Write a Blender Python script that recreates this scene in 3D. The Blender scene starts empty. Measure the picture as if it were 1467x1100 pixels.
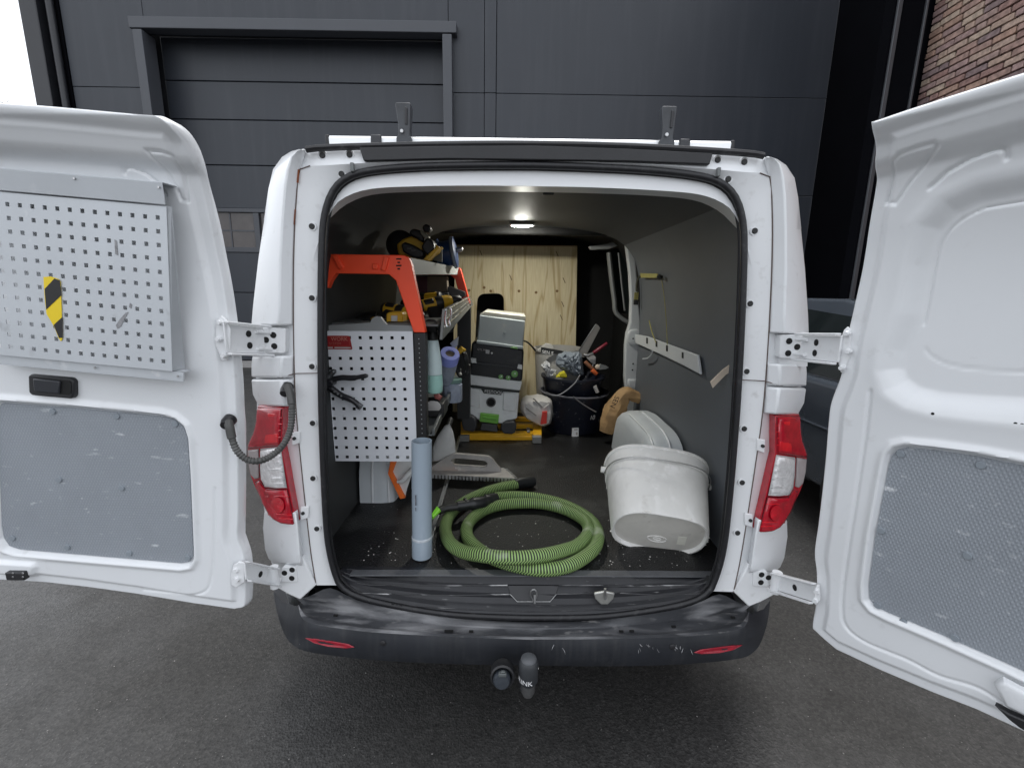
import bpy, bmesh, math, random
import numpy as np
from mathutils import Vector, Matrix
from mathutils.bvhtree import BVHTree
random.seed(7); np.random.seed(7)
SC = bpy.context.scene; COL = SC.collection
R_ = math.radians
# ------------------------------------------------------------------ camera
IW, IH, FPX = 1467, 1100, 650.0
PITCH, ROLL, CAMZ = R_(11.73), R_(0.92), 1.5
_s, _c = math.sin(PITCH), math.cos(PITCH); _sr, _cr = math.sin(ROLL), math.cos(ROLL)
CR = Vector((_cr, _sr*_s, _sr*_c)); CU = Vector((-_sr, _cr*_s, _cr*_c)); CF = Vector((0, _c, -_s)); CP = Vector((0, 0, CAMZ))
cam_d = bpy.data.cameras.new('camera'); cam = bpy.data.objects.new('camera', cam_d); COL.objects.link(cam)
cam_d.sensor_width = 36; cam_d.lens = 36*FPX/IW; cam_d.clip_start = .02; cam_d.clip_end = 2000
cam.matrix_world = Matrix(((CR.x, CU.x, -CF.x, CP.x), (CR.y, CU.y, -CF.y, CP.y), (CR.z, CU.z, -CF.z, CP.z), (0, 0, 0, 1)))
SC.camera = cam
# ------------------------------------------------------------------ overcast sky, soft sun, exposure
SUN_EL, SUN_AZ = R_(70), R_(15)             # azimuth from +Y, clockwise: high, ahead of the camera
w = bpy.data.worlds.new('World'); SC.world = w; w.use_nodes = True
nt = w.node_tree; bg = nt.nodes['Background']
sky = nt.nodes.new('ShaderNodeTexSky'); sky.sky_type = 'NISHITA'; sky.sun_disc = False
sky.sun_elevation = SUN_EL; sky.sun_rotation = SUN_AZ; sky.air_density = 1.0; sky.dust_density = 4.0; sky.ozone_density = 1.0
hs = nt.nodes.new('ShaderNodeHueSaturation'); hs.inputs['Saturation'].default_value = .30; hs.inputs['Value'].default_value = 1.0
nt.links.new(sky.outputs['Color'], hs.inputs['Color'])
ov = nt.nodes.new('ShaderNodeMix'); ov.data_type = 'RGBA'; ov.inputs['Factor'].default_value = .6; ov.inputs['B'].default_value = (8.2, 8.55, 9.1, 1)     # even cloud layer
nt.links.new(hs.outputs['Color'], ov.inputs['A']); nt.links.new(ov.outputs['Result'], bg.inputs['Color'])
bg.inputs['Strength'].default_value = .15
sl = bpy.data.lights.new('sun', 'SUN'); sl.energy = .9; sl.angle = R_(35); sl.color = (1, .985, .96)
so = bpy.data.objects.new('sun', sl); COL.objects.link(so)
sd = Vector((math.sin(SUN_AZ)*math.cos(SUN_EL), math.cos(SUN_AZ)*math.cos(SUN_EL), math.sin(SUN_EL)))
so.rotation_euler = sd.to_track_quat('Z', 'Y').to_euler(); so.location = (0, 0, 30)
SC.view_settings.view_transform = 'Standard'; SC.view_settings.look = 'None'; SC.view_settings.gamma = 1
SC.view_settings.exposure = .60; SC.view_settings.use_curve_mapping = False
SC.render.engine = 'CYCLES'; SC.cycles.use_denoising = True; SC.cycles.max_bounces = 8; SC.cycles.sample_clamp_indirect = 6

# ------------------------------------------------------------------ helpers
def at(px, py, Y=None, X=None, Z=None):
    """the point of a plane X, Y or Z = constant seen at a photograph pixel"""
    d = CF + CR*((px-IW/2)/FPX) + CU*((IH/2-py)/FPX)
    t = (Y-CP.y)/d.y if Y is not None else (X-CP.x)/d.x if X is not None else (Z-CP.z)/d.z
    return CP + d*t
def aray(px, py): return CF + CR*((px-IW/2)/FPX) + CU*((IH/2-py)/FPX)
def pl(px, py, o, n):
    d = aray(px, py); return CP + d*((o-CP).dot(n)/d.dot(n))
CX = .05
def mir(p): return Vector((2*CX-p.x, p.y, p.z))
def resample(pts, n):
    pts = [Vector(p) for p in pts]; L = [0]
    for a, b in zip(pts, pts[1:]): L.append(L[-1]+(b-a).length)
    out = []
    for i in range(n):
        t = L[-1]*i/(n-1); k = 0
        while k < len(pts)-2 and L[k+1] < t: k += 1
        u = (t-L[k])/max(L[k+1]-L[k], 1e-9); out.append(pts[k].lerp(pts[k+1], u))
    return out
def smooth(pts, n, closed=False):
    """Catmull-Rom through the points, n samples spread along its length"""
    P = [Vector(p) for p in pts]; m = len(P); fine = []
    rng = range(m if closed else m-1)
    for i in rng:
        g = (lambda k: P[k % m]) if closed else (lambda k: P[max(0, min(m-1, k))])
        p0, p1, p2, p3 = g(i-1), g(i), g(i+1), g(i+2)
        for k in range(12):
            t = k/12
            fine.append(.5*((2*p1)+(p2-p0)*t+(2*p0-5*p1+4*p2-p3)*t*t+(3*p1-p0-3*p2+p3)*t**3))
    fine.append(P[0] if closed else P[-1])
    r = resample(fine, n+1 if closed else n)
    return r[:-1] if closed else r
def roundpoly(pts, r, seg=5):
    """rounded corners for a polygon of 3D points"""
    out = []; m = len(pts)
    for i in range(m):
        p, a, b = pts[i], pts[i-1], pts[(i+1) % m]
        rr = r[i] if isinstance(r, (list, tuple)) else r
        if rr <= 0: out.append(p); continue
        da, db = (a-p), (b-p); k = min(rr, da.length*.45, db.length*.45)
        A = p+da.normalized()*k; B = p+db.normalized()*k
        for j in range(seg+1):
            t = j/seg; out.append(A*(1-t)**2+p*2*t*(1-t)+B*t*t)
    return out
class MB:
    def __init__(s): s.v = []; s.f = []; s.uv = None
    def add(s, vs, fs):
        b = len(s.v); s.v += [Vector(v) for v in vs]; s.f += [tuple(i+b for i in f) for f in fs]; return s
    def box(s, c, d, rot=None):
        c = Vector(c); h = Vector(d)/2; vs = []
        for x in (-1, 1):
            for y in (-1, 1):
                for z in (-1, 1):
                    p = Vector((x*h.x, y*h.y, z*h.z)); vs.append(c+(rot @ p if rot else p))
        return s.add(vs, [(0, 1, 3, 2), (4, 6, 7, 5), (0, 4, 5, 1), (2, 3, 7, 6), (0, 2, 6, 4), (1, 5, 7, 3)])
    def prism(s, pts, ext):
        n = len(pts); ext = Vector(ext); a = [Vector(p) for p in pts]
        return s.add(a+[p+ext for p in a], [tuple(range(n)), tuple(range(2*n-1, n-1, -1))]+[(i, (i+1) % n, (i+1) % n+n, i+n) for i in range(n)])
    def loft(s, rings, closed=False, caps=False):
        n = len(rings[0]); b = len(s.v)
        for r in rings: s.v += [Vector(p) for p in r]
        m = n if closed else n-1
        for k in range(len(rings)-1):
            for i in range(m):
                j = (i+1) % n; s.f.append((b+k*n+i, b+k*n+j, b+(k+1)*n+j, b+(k+1)*n+i))
        if caps:
            s.f.append(tuple(b+i for i in range(n))); q = b+(len(rings)-1)*n; s.f.append(tuple(q+n-1-i for i in range(n)))
        return s
    def tube(s, path, r, seg=10, caps=True, flat=1.0):
        path = [Vector(p) for p in path]; n = len(path); rings = []; up = None
        for i in range(n):
            t = (path[min(i+1, n-1)]-path[max(i-1, 0)]).normalized()
            if up is None:
                up = Vector((0, 0, 1)) if abs(t.z) < .9 else Vector((1, 0, 0))
            x = t.cross(up).normalized(); up = x.cross(t).normalized()
            rr = r[i] if isinstance(r, (list, tuple)) else r
            rings.append([path[i]+x*math.cos(2*math.pi*k/seg)*rr+up*math.sin(2*math.pi*k/seg)*rr*flat for k in range(seg)])
        return s.loft(rings, True, caps)
    def lathe(s, prof, c, seg=32, M=None, caps=True, sx=1., sy=1.):
        c = Vector(c); rings = []
        for r, z in prof:
            ring = []
            for k in range(seg):
                a = 2*math.pi*k/seg; p = Vector((math.cos(a)*r*sx, math.sin(a)*r*sy, z)); ring.append(c+(M @ p if M else p))
            rings.append(ring)
        return s.loft(rings, True, caps)
    def puff(s, pts, n, h, rings=((1, 0), (.96, .55), (.88, .85), (.7, .97), (.35, 1))):
        n = Vector(n); c = sum((Vector(p) for p in pts), Vector())/len(pts)
        R = [[c+(Vector(p)-c)*k+n*h*z for p in pts] for k, z in rings]
        return s.loft(R, True, True)
    def disc(s, c, n, r, th, seg=16, back=0):
        n = Vector(n).normalized(); M = n.to_track_quat('Z', 'Y').to_matrix()
        return s.lathe([(r, -back), (r, th*.7), (r*.85, th)], c, seg, M)
ROOT = {}
def obj(name, mb, m=None, parent=None, bevel=0, bseg=2, ang=40, kind=None, label=None, flat=False, recalc=True):
    rl = ROOT.get(parent.name, Vector()) if parent else Vector()
    me = bpy.data.meshes.new(name); me.from_pydata([tuple(v-rl) for v in mb.v], [], mb.f); me.validate()
    if recalc:
        bm = bmesh.new(); bm.from_mesh(me); bmesh.ops.recalc_face_normals(bm, faces=bm.faces); bm.to_mesh(me); bm.free()
    if mb.uv is not None:
        ul = me.uv_layers.new(name='UVMap')
        for L in me.loops: ul.data[L.index].uv = mb.uv[L.vertex_index]
    if not flat:
        me.shade_smooth(); me.set_sharp_from_angle(angle=R_(ang))
    if m: me.materials.append(m)
    o = bpy.data.objects.new(name, me); COL.objects.link(o)
    if parent: o.parent = parent; ROOT[o.name] = rl
    if bevel:
        b = o.modifiers.new('bevel', 'BEVEL'); b.width = bevel; b.segments = bseg; b.limit_method = 'ANGLE'; b.angle_limit = R_(35); b.harden_normals = False
    if kind: o['kind'] = kind
    if label: o['label'] = label
    return o
def tag(o, label, cat, group=None):
    o['label'] = label; o['category'] = cat
    if group: o['group'] = group
    return o
def thing(name, label, cat, loc=(0, 0, 0), group=None):
    o = bpy.data.objects.new(name, None); COL.objects.link(o); o.location = loc; o.empty_display_size = .1
    ROOT[o.name] = Vector(loc); return tag(o, label, cat, group)
def text(name, s, size, o, xd, yd, m, parent, lift=.0008, bend=None, align='LEFT'):
    cu = bpy.data.curves.new(name, 'FONT'); cu.body = s; cu.size = size; cu.align_x = align
    t = bpy.data.objects.new(name+'_src', cu); COL.objects.link(t)
    bpy.context.view_layer.update()
    me = bpy.data.meshes.new_from_object(t.evaluated_get(bpy.context.evaluated_depsgraph_get()))
    bpy.data.objects.remove(t); bpy.data.curves.remove(cu)
    xd = Vector(xd).normalized(); yd = Vector(yd).normalized(); n = xd.cross(yd).normalized(); o = Vector(o)
    mb = MB()
    if bend: mb.add([bend(v.co.x, v.co.y) for v in me.vertices], [tuple(p.vertices) for p in me.polygons])
    else: mb.add([o+xd*v.co.x+yd*v.co.y+n*lift for v in me.vertices], [tuple(p.vertices) for p in me.polygons])
    bpy.data.meshes.remove(me)
    return obj(name, mb, m, parent, recalc=False)

# ------------------------------------------------------------------ materials
def mat(name, col, rough=.5, metal=0., var=.08, vs=6., bump=0., bs=80., coat=0., dust=None, spec=.5, trans=0., alpha=1., rvar=.0):
    m = bpy.data.materials.new(name); m.use_nodes = True; nt = m.node_tree; N = nt.nodes; L = nt.links; p = N['Principled BSDF']
    p.inputs['Roughness'].default_value = rough; p.inputs['Metallic'].default_value = metal
    p.inputs['Coat Weight'].default_value = coat; p.inputs['Coat Roughness'].default_value = .08
    p.inputs['Specular IOR Level'].default_value = spec
    p.inputs['Transmission Weight'].default_value = trans; p.inputs['Alpha'].default_value = alpha
    tc = N.new('ShaderNodeTexCoord'); nz = N.new('ShaderNodeTexNoise'); nz.inputs['Scale'].default_value = vs; nz.inputs['Detail'].default_value = 6; nz.inputs['Roughness'].default_value = .65
    L.new(tc.outputs['Object'], nz.inputs['Vector'])
    rp = N.new('ShaderNodeValToRGB'); rp.color_ramp.elements[0].position = .3; rp.color_ramp.elements[1].position = .7
    rp.color_ramp.elements[0].color = (*[c*(1-var) for c in col], 1); rp.color_ramp.elements[1].color = (*[min(1, c*(1+var)) for c in col], 1)
    L.new(nz.outputs['Fac'], rp.inputs['Fac']); out = rp.outputs['Color']
    if rvar:
        mr = N.new('ShaderNodeMapRange'); mr.inputs['From Min'].default_value = .3; mr.inputs['From Max'].default_value = .7
        mr.inputs['To Min'].default_value = max(.02, rough-rvar); mr.inputs['To Max'].default_value = min(1, rough+rvar)
        L.new(nz.outputs['Fac'], mr.inputs['Value']); L.new(mr.outputs['Result'], p.inputs['Roughness'])
    for d in (dust or []):
        dc, ds, lo, hi, amt = d[:5]; stretch = d[5] if len(d) > 5 else (1, 1, 1)
        mp = N.new('ShaderNodeMapping'); mp.inputs['Scale'].default_value = stretch; L.new(tc.outputs['Object'], mp.inputs['Vector'])
        n2 = N.new('ShaderNodeTexNoise'); n2.inputs['Scale'].default_value = ds; n2.inputs['Detail'].default_value = 5; L.new(mp.outputs['Vector'], n2.inputs['Vector'])
        n3 = N.new('ShaderNodeTexNoise'); n3.inputs['Scale'].default_value = max(ds*.2, 2.2); n3.inputs['Detail'].default_value = 3; L.new(mp.outputs['Vector'], n3.inputs['Vector'])
        r2 = N.new('ShaderNodeMapRange'); r2.inputs['From Min'].default_value = lo; r2.inputs['From Max'].default_value = hi; r2.inputs['To Max'].default_value = amt
        L.new(n2.outputs['Fac'], r2.inputs['Value'])
        r3 = N.new('ShaderNodeMapRange'); r3.inputs['From Min'].default_value = .42; r3.inputs['From Max'].default_value = .58; L.new(n3.outputs['Fac'], r3.inputs['Value'])
        mu = N.new('ShaderNodeMath'); mu.operation = 'MULTIPLY'; L.new(r2.outputs['Result'], mu.inputs[0]); L.new(r3.outputs['Result'], mu.inputs[1])
        mx = N.new('ShaderNodeMix'); mx.data_type = 'RGBA'; L.new(mu.outputs[0], mx.inputs['Factor']); L.new(out, mx.inputs['A']); mx.inputs['B'].default_value = (*dc, 1); out = mx.outputs['Result']
    L.new(out, p.inputs['Base Color'])
    if bump:
        b = N.new('ShaderNodeTexNoise'); b.inputs['Scale'].default_value = bs; b.inputs['Detail'].default_value = 4; L.new(tc.outputs['Object'], b.inputs['Vector'])
        bp = N.new('ShaderNodeBump'); bp.inputs['Strength'].default_value = bump; bp.inputs['Distance'].default_value = .01; L.new(b.outputs['Fac'], bp.inputs['Height']); L.new(bp.outputs['Normal'], p.inputs['Normal'])
    return m
def emis(name, col, s):
    m = bpy.data.materials.new(name); m.use_nodes = True; p = m.node_tree.nodes['Principled BSDF']
    p.inputs['Base Color'].default_value = (*col, 1); p.inputs['Emission Color'].default_value = (*col, 1); p.inputs['Emission Strength'].default_value = s; return m
DIRT = (.30, .28, .25)
WHITE = mat('white_paint', (.80, .815, .83), .28, 0, .015, 3, coat=.5, dust=[(DIRT, 30, .62, .8, .25), ((.45, .44, .42), 4, .5, .8, .10)])
WHITE2 = mat('white_paint_worn', (.79, .80, .81), .35, 0, .02, 5, coat=.3, dust=[(DIRT, 40, .58, .75, .3)])
JAMB = mat('jamb_white', (.80, .81, .82), .4, 0, .03, 4)
RUBBER = mat('rubber', (.012, .012, .014), .42, 0, .2, 20, dust=[((.12, .12, .12), 60, .55, .8, .35)])
BLACKP = mat('black_plastic', (.018, .018, .02), .45, 0, .2, 12, bump=.08, bs=400)
BUMPER = mat('bumper_plastic', (.018, .020, .025), .48, 0, .25, 5, bump=.1, bs=500, dust=[((.06, .06, .06), 16, .45, .75, .5, (4, 1, .3)), ((.4, .4, .4), 50, .74, .80, .5)])
BSTEP = mat('bumper_step_worn', (.052, .054, .060), .5, 0, .25, 5, bump=.15, bs=300, dust=[((.40, .40, .41), 5, .40, .60, .9, (1, 4, 4)), ((.42, .41, .40), 26, .58, .74, .6, (1, 3, 3))])
SILLM = mat('sill_plastic', (.011, .0115, .0148), .42, 0, .25, 8, bump=.08, bs=400, dust=[((.35, .35, .35), 30, .66, .76, .7, (.6, 3, 3)), ((.07, .07, .075), 6, .5, .8, .35)])
PLUG = mat('plug_rubber', (.02, .02, .02), .6, 0, .2, 40)
HOLE = mat('hole_dark', (.006, .006, .006), .8, 0, .1, 10)
FLOORM = mat('floor_mat', (.0065, .0065, .0072), .45, 0, .35, 14, bump=.5, bs=160, dust=[((.32, .31, .30), 90, .66, .74, .6), ((.13, .135, .13), 5, .52, .72, .40), ((.45, .44, .42), 34, .70, .75, .6)])
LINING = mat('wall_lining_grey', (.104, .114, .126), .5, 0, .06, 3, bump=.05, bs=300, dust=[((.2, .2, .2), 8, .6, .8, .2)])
CEILM = mat('ceiling_lining', (.062, .066, .069), .6, 0, .06, 3)
DARKIN = mat('dark_interior', (.006, .006, .006), .8, 0, .2, 3)
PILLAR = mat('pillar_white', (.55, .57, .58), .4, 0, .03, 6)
ARCH = mat('arch_grey_plastic', (.60, .635, .66), .45, 0, .05, 6, dust=[((.75, .75, .75), 20, .6, .75, .5)])
ORANGE = mat('orange_powder_coat', (1.0, .085, .025), .45, 0, .04, 10)
SHELFG = mat('shelf_grey', (.36, .37, .36), .5, 0, .06, 8)
ALU = mat('aluminium', (.62, .63, .64), .28, 1, .06, 12, rvar=.06)
ALUD = mat('aluminium_dull', (.30, .31, .31), .4, .9, .1, 12)
PEGW = mat('pegboard_white', (.72, .74, .78), .42, 0, .03, 5, bump=.05, bs=600, dust=[((.25, .24, .23), 22, .66, .74, .6)])
PEGD = mat('pegboard_galvanised', (.55, .575, .60), .4, .15, .04, 7, bump=.05, bs=600, dust=[((.25, .25, .25), 16, .66, .76, .55), ((.8, .8, .8), 25, .64, .72, .4)])
YEL = mat('yellow_paint', (.80, .43, .015), .4, 0, .08, 9)
TOOLY = mat('tool_yellow', (.62, .36, .02), .5, 0, .12, 14)
TOOLK = mat('tool_black', (.015, .015, .015), .5, 0, .2, 14)
STEEL = mat('steel', (.5, .5, .5), .35, 1, .12, 20, rvar=.1)
GREENP = mat('green_plastic', (.16, .42, .06), .45, 0, .1, 12)
LIME = mat('lime_plastic', (.25, .75, .04), .4, 0, .05, 12)
VACG = mat('vacuum_grey', (.80, .82, .82), .45, 0, .05, 8, dust=[((.35, .33, .3), 14, .55, .8, .35)])
VACK = mat('vacuum_black', (.007, .008, .011), .4, 0, .2, 10, dust=[((.2, .2, .2), 18, .55, .8, .3)])
BOXG = mat('toolbox_grey', (.36, .40, .41), .5, 0, .05, 9, dust=[((.6, .58, .5), 20, .6, .75, .4)])
PVC = mat('pvc_grey', (.30, .36, .42), .35, 0, .03, 5, dust=[((.5, .55, .6), 18, .6, .75, .35, (1, 1, .2))])
PAILW = mat('pail_white', (.74, .73, .70), .5, 0, .06, 6, bump=.12, bs=50, dust=[((.88, .87, .85), 16, .50, .62, .85, (1.5, 1.5, .6)), ((.40, .38, .34), 20, .58, .72, .45)])
PAILB = mat('pail_base', (.64, .62, .57), .55, 0, .08, 9, bump=.1, bs=60, dust=[((.75, .74, .70), 12, .52, .66, .7), ((.35, .33, .29), 30, .6, .72, .5)])
PAILK = mat('pail_black', (.008, .010, .020), .38, 0, .2, 12, dust=[((.4, .4, .4), 50, .64, .72, .7)])
TROWG = mat('trowel_grey', (.30, .285, .27), .55, 0, .2, 14, dust=[((.36, .24, .17), 8, .42, .60, .85), ((.75, .73, .7), 40, .58, .7, .6)])
PAPER = mat('brown_paper', (.42, .26, .12), .75, 0, .15, 16, bump=.3, bs=40)
SACK = mat('white_sack', (.50, .485, .47), .55, 0, .08, 9, bump=.15, bs=40)
BAGP = mat('grey_plastic_bag', (.20, .23, .27), .5, 0, .15, 10, bump=.35, bs=45)
REDP = mat('red_plastic', (.20, .012, .03), .35, 0, .1, 12)
REDL = mat('red_lens', (.44, .004, .018), .16, 0, .25, 40, coat=.7)
REDB = mat('red_lens_bright', (.75, .008, .02), .16, 0, .2, 30, coat=.7)
REDC = mat('red_lens_mid', (.55, .005, .018), .2, 0, .2, 30, coat=.6)
REFL = mat('bumper_reflector', (.30, .008, .022), .3, 0, .2, 60)
CLEARL = mat('clear_lens', (.93, .92, .92), .14, .25, .2, 60, coat=.8, bump=.3, bs=90)
REDSTICK = mat('dark_red_sign', (.28, .012, .015), .4, 0, .1, 30)
WHITEP = mat('white_print', (.8, .8, .8), .5, 0, .02, 5)
GREYP = mat('grey_print', (.45, .42, .4), .5, 0, .02, 5)
BLACKPR = mat('black_print', (.012, .012, .012), .5, 0, .05, 5)
TAPEY = mat('tape_yellow', (.85, .62, .01), .35, 0, .03, 9)
BLUE = mat('blue_plastic', (.02, .06, .19), .35, 0, .15, 14)
TAPEB = mat('masking_blue', (.27, .31, .74), .5, 0, .08, 14)
CYAN = mat('bottle_cyan', (.74, .89, .90), .25, 0, .03, 6, trans=.1)
CYAN2 = mat('bottle_liquid', (.46, .78, .70), .2, 0, .03, 6, trans=.1)
CLEARP = mat('clear_plastic', (.42, .47, .58), .2, 0, .2, 20, trans=.25, bump=.3, bs=40)
WOODP = mat('pale_wood', (.66, .56, .46), .6, 0, .08, 20)
STRAP = mat('strap_yellow', (.30, .27, .08), .7, 0, .15, 40)
FACADE = mat('facade_dark_grey', (.029, .034, .044), .42, 0, .07, .8, bump=.03, bs=200, dust=[((.06, .065, .074), 2.2, .45, .8, .35, (3, 1, .25))])
GATE = mat('gate_dark_grey', (.031, .036, .046), .42, 0, .08, 1.0, bump=.08, bs=120, dust=[((.065, .07, .078), 3, .45, .8, .35, (3, 1, .25))])
FRAMEG = mat('frame_grey', (.066, .071, .082), .4, 0, .05, 2)
BLACKF = mat('near_black', (.005, .0052, .0068), .9, 0, .1, 2, spec=.02)  # black trims, and the right recess with its shade in the colour
BLACKG = mat('black_trim', (.02, .021, .025), .35, 0, .1, 3)
PANE = mat('window_glass', (.075, .065, .062), .06, 0, .3, 3)
CARP = mat('car_blue_grey', (.075, .088, .105), .22, .3, .05, 4, coat=.8)
CARG = mat('car_glass', (.012, .016, .016), .05, 0, .1, 3)
TYRE = mat('tyre', (.012, .012, .012), .7, 0, .2, 20)
BARK = mat('bark', (.30, .28, .27), .9, 0, .2, 5)
UNDER = mat('underbody', (.008, .008, .008), .8, 0, .2, 5)
LED = emis('led', (1, .985, .89), 430.0)
SKYM = None
def m_brick():
    m = bpy.data.materials.new('brick_clay'); m.use_nodes = True; nt = m.node_tree; N = nt.nodes; L = nt.links; p = N['Principled BSDF']; p.inputs['Roughness'].default_value = .85
    oi = N.new('ShaderNodeObjectInfo'); rp = N.new('ShaderNodeValToRGB'); cr = rp.color_ramp; cr.interpolation = 'CONSTANT'
    cols = [(.37, .245, .205), (.43, .31, .245), (.31, .19, .165), (.47, .365, .285), (.36, .245, .225), (.40, .26, .20), (.25, .18, .175), (.45, .33, .265), (.385, .27, .235)]
    cr.elements[0].color = (*cols[0], 1); cr.elements[1].position = 1/len(cols); cr.elements[1].color = (*cols[1], 1)
    for i, c in enumerate(cols[2:], 2): e = cr.elements.new(i/len(cols)); e.color = (*c, 1)
    L.new(oi.outputs['Random'], rp.inputs['Fac'])
    tc = N.new('ShaderNodeTexCoord'); nz = N.new('ShaderNodeTexNoise'); nz.inputs['Scale'].default_value = 18; nz.inputs['Detail'].default_value = 6
    gm = N.new('ShaderNodeNewGeometry'); L.new(gm.outputs['Position'], nz.inputs['Vector'])
    mx = N.new('ShaderNodeMix'); mx.data_type = 'RGBA'; mx.blend_type = 'OVERLAY'; mx.inputs['Factor'].default_value = .8
    L.new(rp.outputs['Color'], mx.inputs['A']); L.new(nz.outputs['Fac'], mx.inputs['B']); L.new(mx.outputs['Result'], p.inputs['Base Color'])
    bp = N.new('ShaderNodeBump'); bp.inputs['Strength'].default_value = .5; bp.inputs['Distance'].default_value = .01; L.new(nz.outputs['Fac'], bp.inputs['Height']); L.new(bp.outputs['Normal'], p.inputs['Normal'])
    return m
BRICK = m_brick()
MORTAR = mat('mortar', (.075, .055, .062), .9, 0, .15, 20, bump=.3, bs=80)
def m_asphalt():
    m = bpy.data.materials.new('asphalt'); m.use_nodes = True; nt = m.node_tree; N = nt.nodes; L = nt.links; p = N['Principled BSDF']
    tc = N.new('ShaderNodeTexCoord')
    def noise(sc, det=5, ro=.6):
        n = N.new('ShaderNodeTexNoise'); n.inputs['Scale'].default_value = sc; n.inputs['Detail'].default_value = det; n.inputs['Roughness'].default_value = ro; L.new(tc.outputs['Object'], n.inputs['Vector']); return n
    big = noise(.9, 4); fine = noise(55, 8, .75); vor = N.new('ShaderNodeTexVoronoi'); vor.inputs['Scale'].default_value = 130; L.new(tc.outputs['Object'], vor.inputs['Vector'])
    r1 = N.new('ShaderNodeValToRGB'); e = r1.color_ramp.elements; e[0].position = .28; e[0].color = (.021, .0206, .0198, 1); e[1].position = .74; e[1].color = (.076, .074, .071, 1); L.new(fine.outputs['Fac'], r1.inputs['Fac'])
    r2 = N.new('ShaderNodeValToRGB'); e = r2.color_ramp.elements; e[0].position = .36; e[0].color = (.66, .645, .62, 1); e[1].position = .66; e[1].color = (1.08, 1.08, 1.10, 1); L.new(big.outputs['Fac'], r2.inputs['Fac'])
    mx = N.new('ShaderNodeMix'); mx.data_type = 'RGBA'; mx.blend_type = 'MULTIPLY'; mx.inputs['Factor'].default_value = 1; L.new(r1.outputs['Color'], mx.inputs['A']); L.new(r2.outputs['Color'], mx.inputs['B'])
    sp = noise(190, 2); r3 = N.new('ShaderNodeMapRange'); r3.inputs['From Min'].default_value = .68; r3.inputs['From Max'].default_value = .76; L.new(sp.outputs['Fac'], r3.inputs['Value'])
    m2 = N.new('ShaderNodeMix'); m2.data_type = 'RGBA'; L.new(r3.outputs['Result'], m2.inputs['Factor']); L.new(mx.outputs['Result'], m2.inputs['A']); m2.inputs['B'].default_value = (.28, .27, .26, 1)
    vc = N.new('ShaderNodeTexVoronoi'); vc.inputs['Scale'].default_value = 130; L.new(tc.outputs['Object'], vc.inputs['Vector'])
    sv = N.new('ShaderNodeSeparateXYZ'); L.new(vc.outputs['Color'], sv.inputs[0])
    mid = noise(6, 5, .7); rv = N.new('ShaderNodeMapRange'); rv.inputs['To Min'].default_value = .66; rv.inputs['To Max'].default_value = 1.28; L.new(sv.outputs['X'], rv.inputs['Value'])
    rm = N.new('ShaderNodeMapRange'); rm.inputs['From Min'].default_value = .3; rm.inputs['From Max'].default_value = .7; rm.inputs['To Min'].default_value = .82; rm.inputs['To Max'].default_value = 1.15; L.new(mid.outputs['Fac'], rm.inputs['Value'])
    mv = N.new('ShaderNodeMath'); mv.operation = 'MULTIPLY'; L.new(rv.outputs['Result'], mv.inputs[0]); L.new(rm.outputs['Result'], mv.inputs[1])
    m3 = N.new('ShaderNodeMix'); m3.data_type = 'RGBA'; m3.blend_type = 'MULTIPLY'; m3.inputs['Factor'].default_value = 1; L.new(m2.outputs['Result'], m3.inputs['A']); L.new(mv.outputs[0], m3.inputs['B'])
    L.new(m3.outputs['Result'], p.inputs['Base Color'])
    rr = N.new('ShaderNodeMapRange'); rr.inputs['From Min'].default_value = .38; rr.inputs['From Max'].default_value = .62; rr.inputs['To Min'].default_value = .75; rr.inputs['To Max'].default_value = .42; L.new(big.outputs['Fac'], rr.inputs['Value']); L.new(rr.outputs['Result'], p.inputs['Roughness'])
    ad = N.new('ShaderNodeMath'); ad.operation = 'ADD'; L.new(fine.outputs['Fac'], ad.inputs[0]); L.new(vor.outputs['Distance'], ad.inputs[1])
    bp = N.new('ShaderNodeBump'); bp.inputs['Strength'].default_value = .42; bp.inputs['Distance'].default_value = .004; L.new(ad.outputs[0], bp.inputs['Height']); L.new(bp.outputs['Normal'], p.inputs['Normal'])
    return m
ASPH = m_asphalt()
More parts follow.
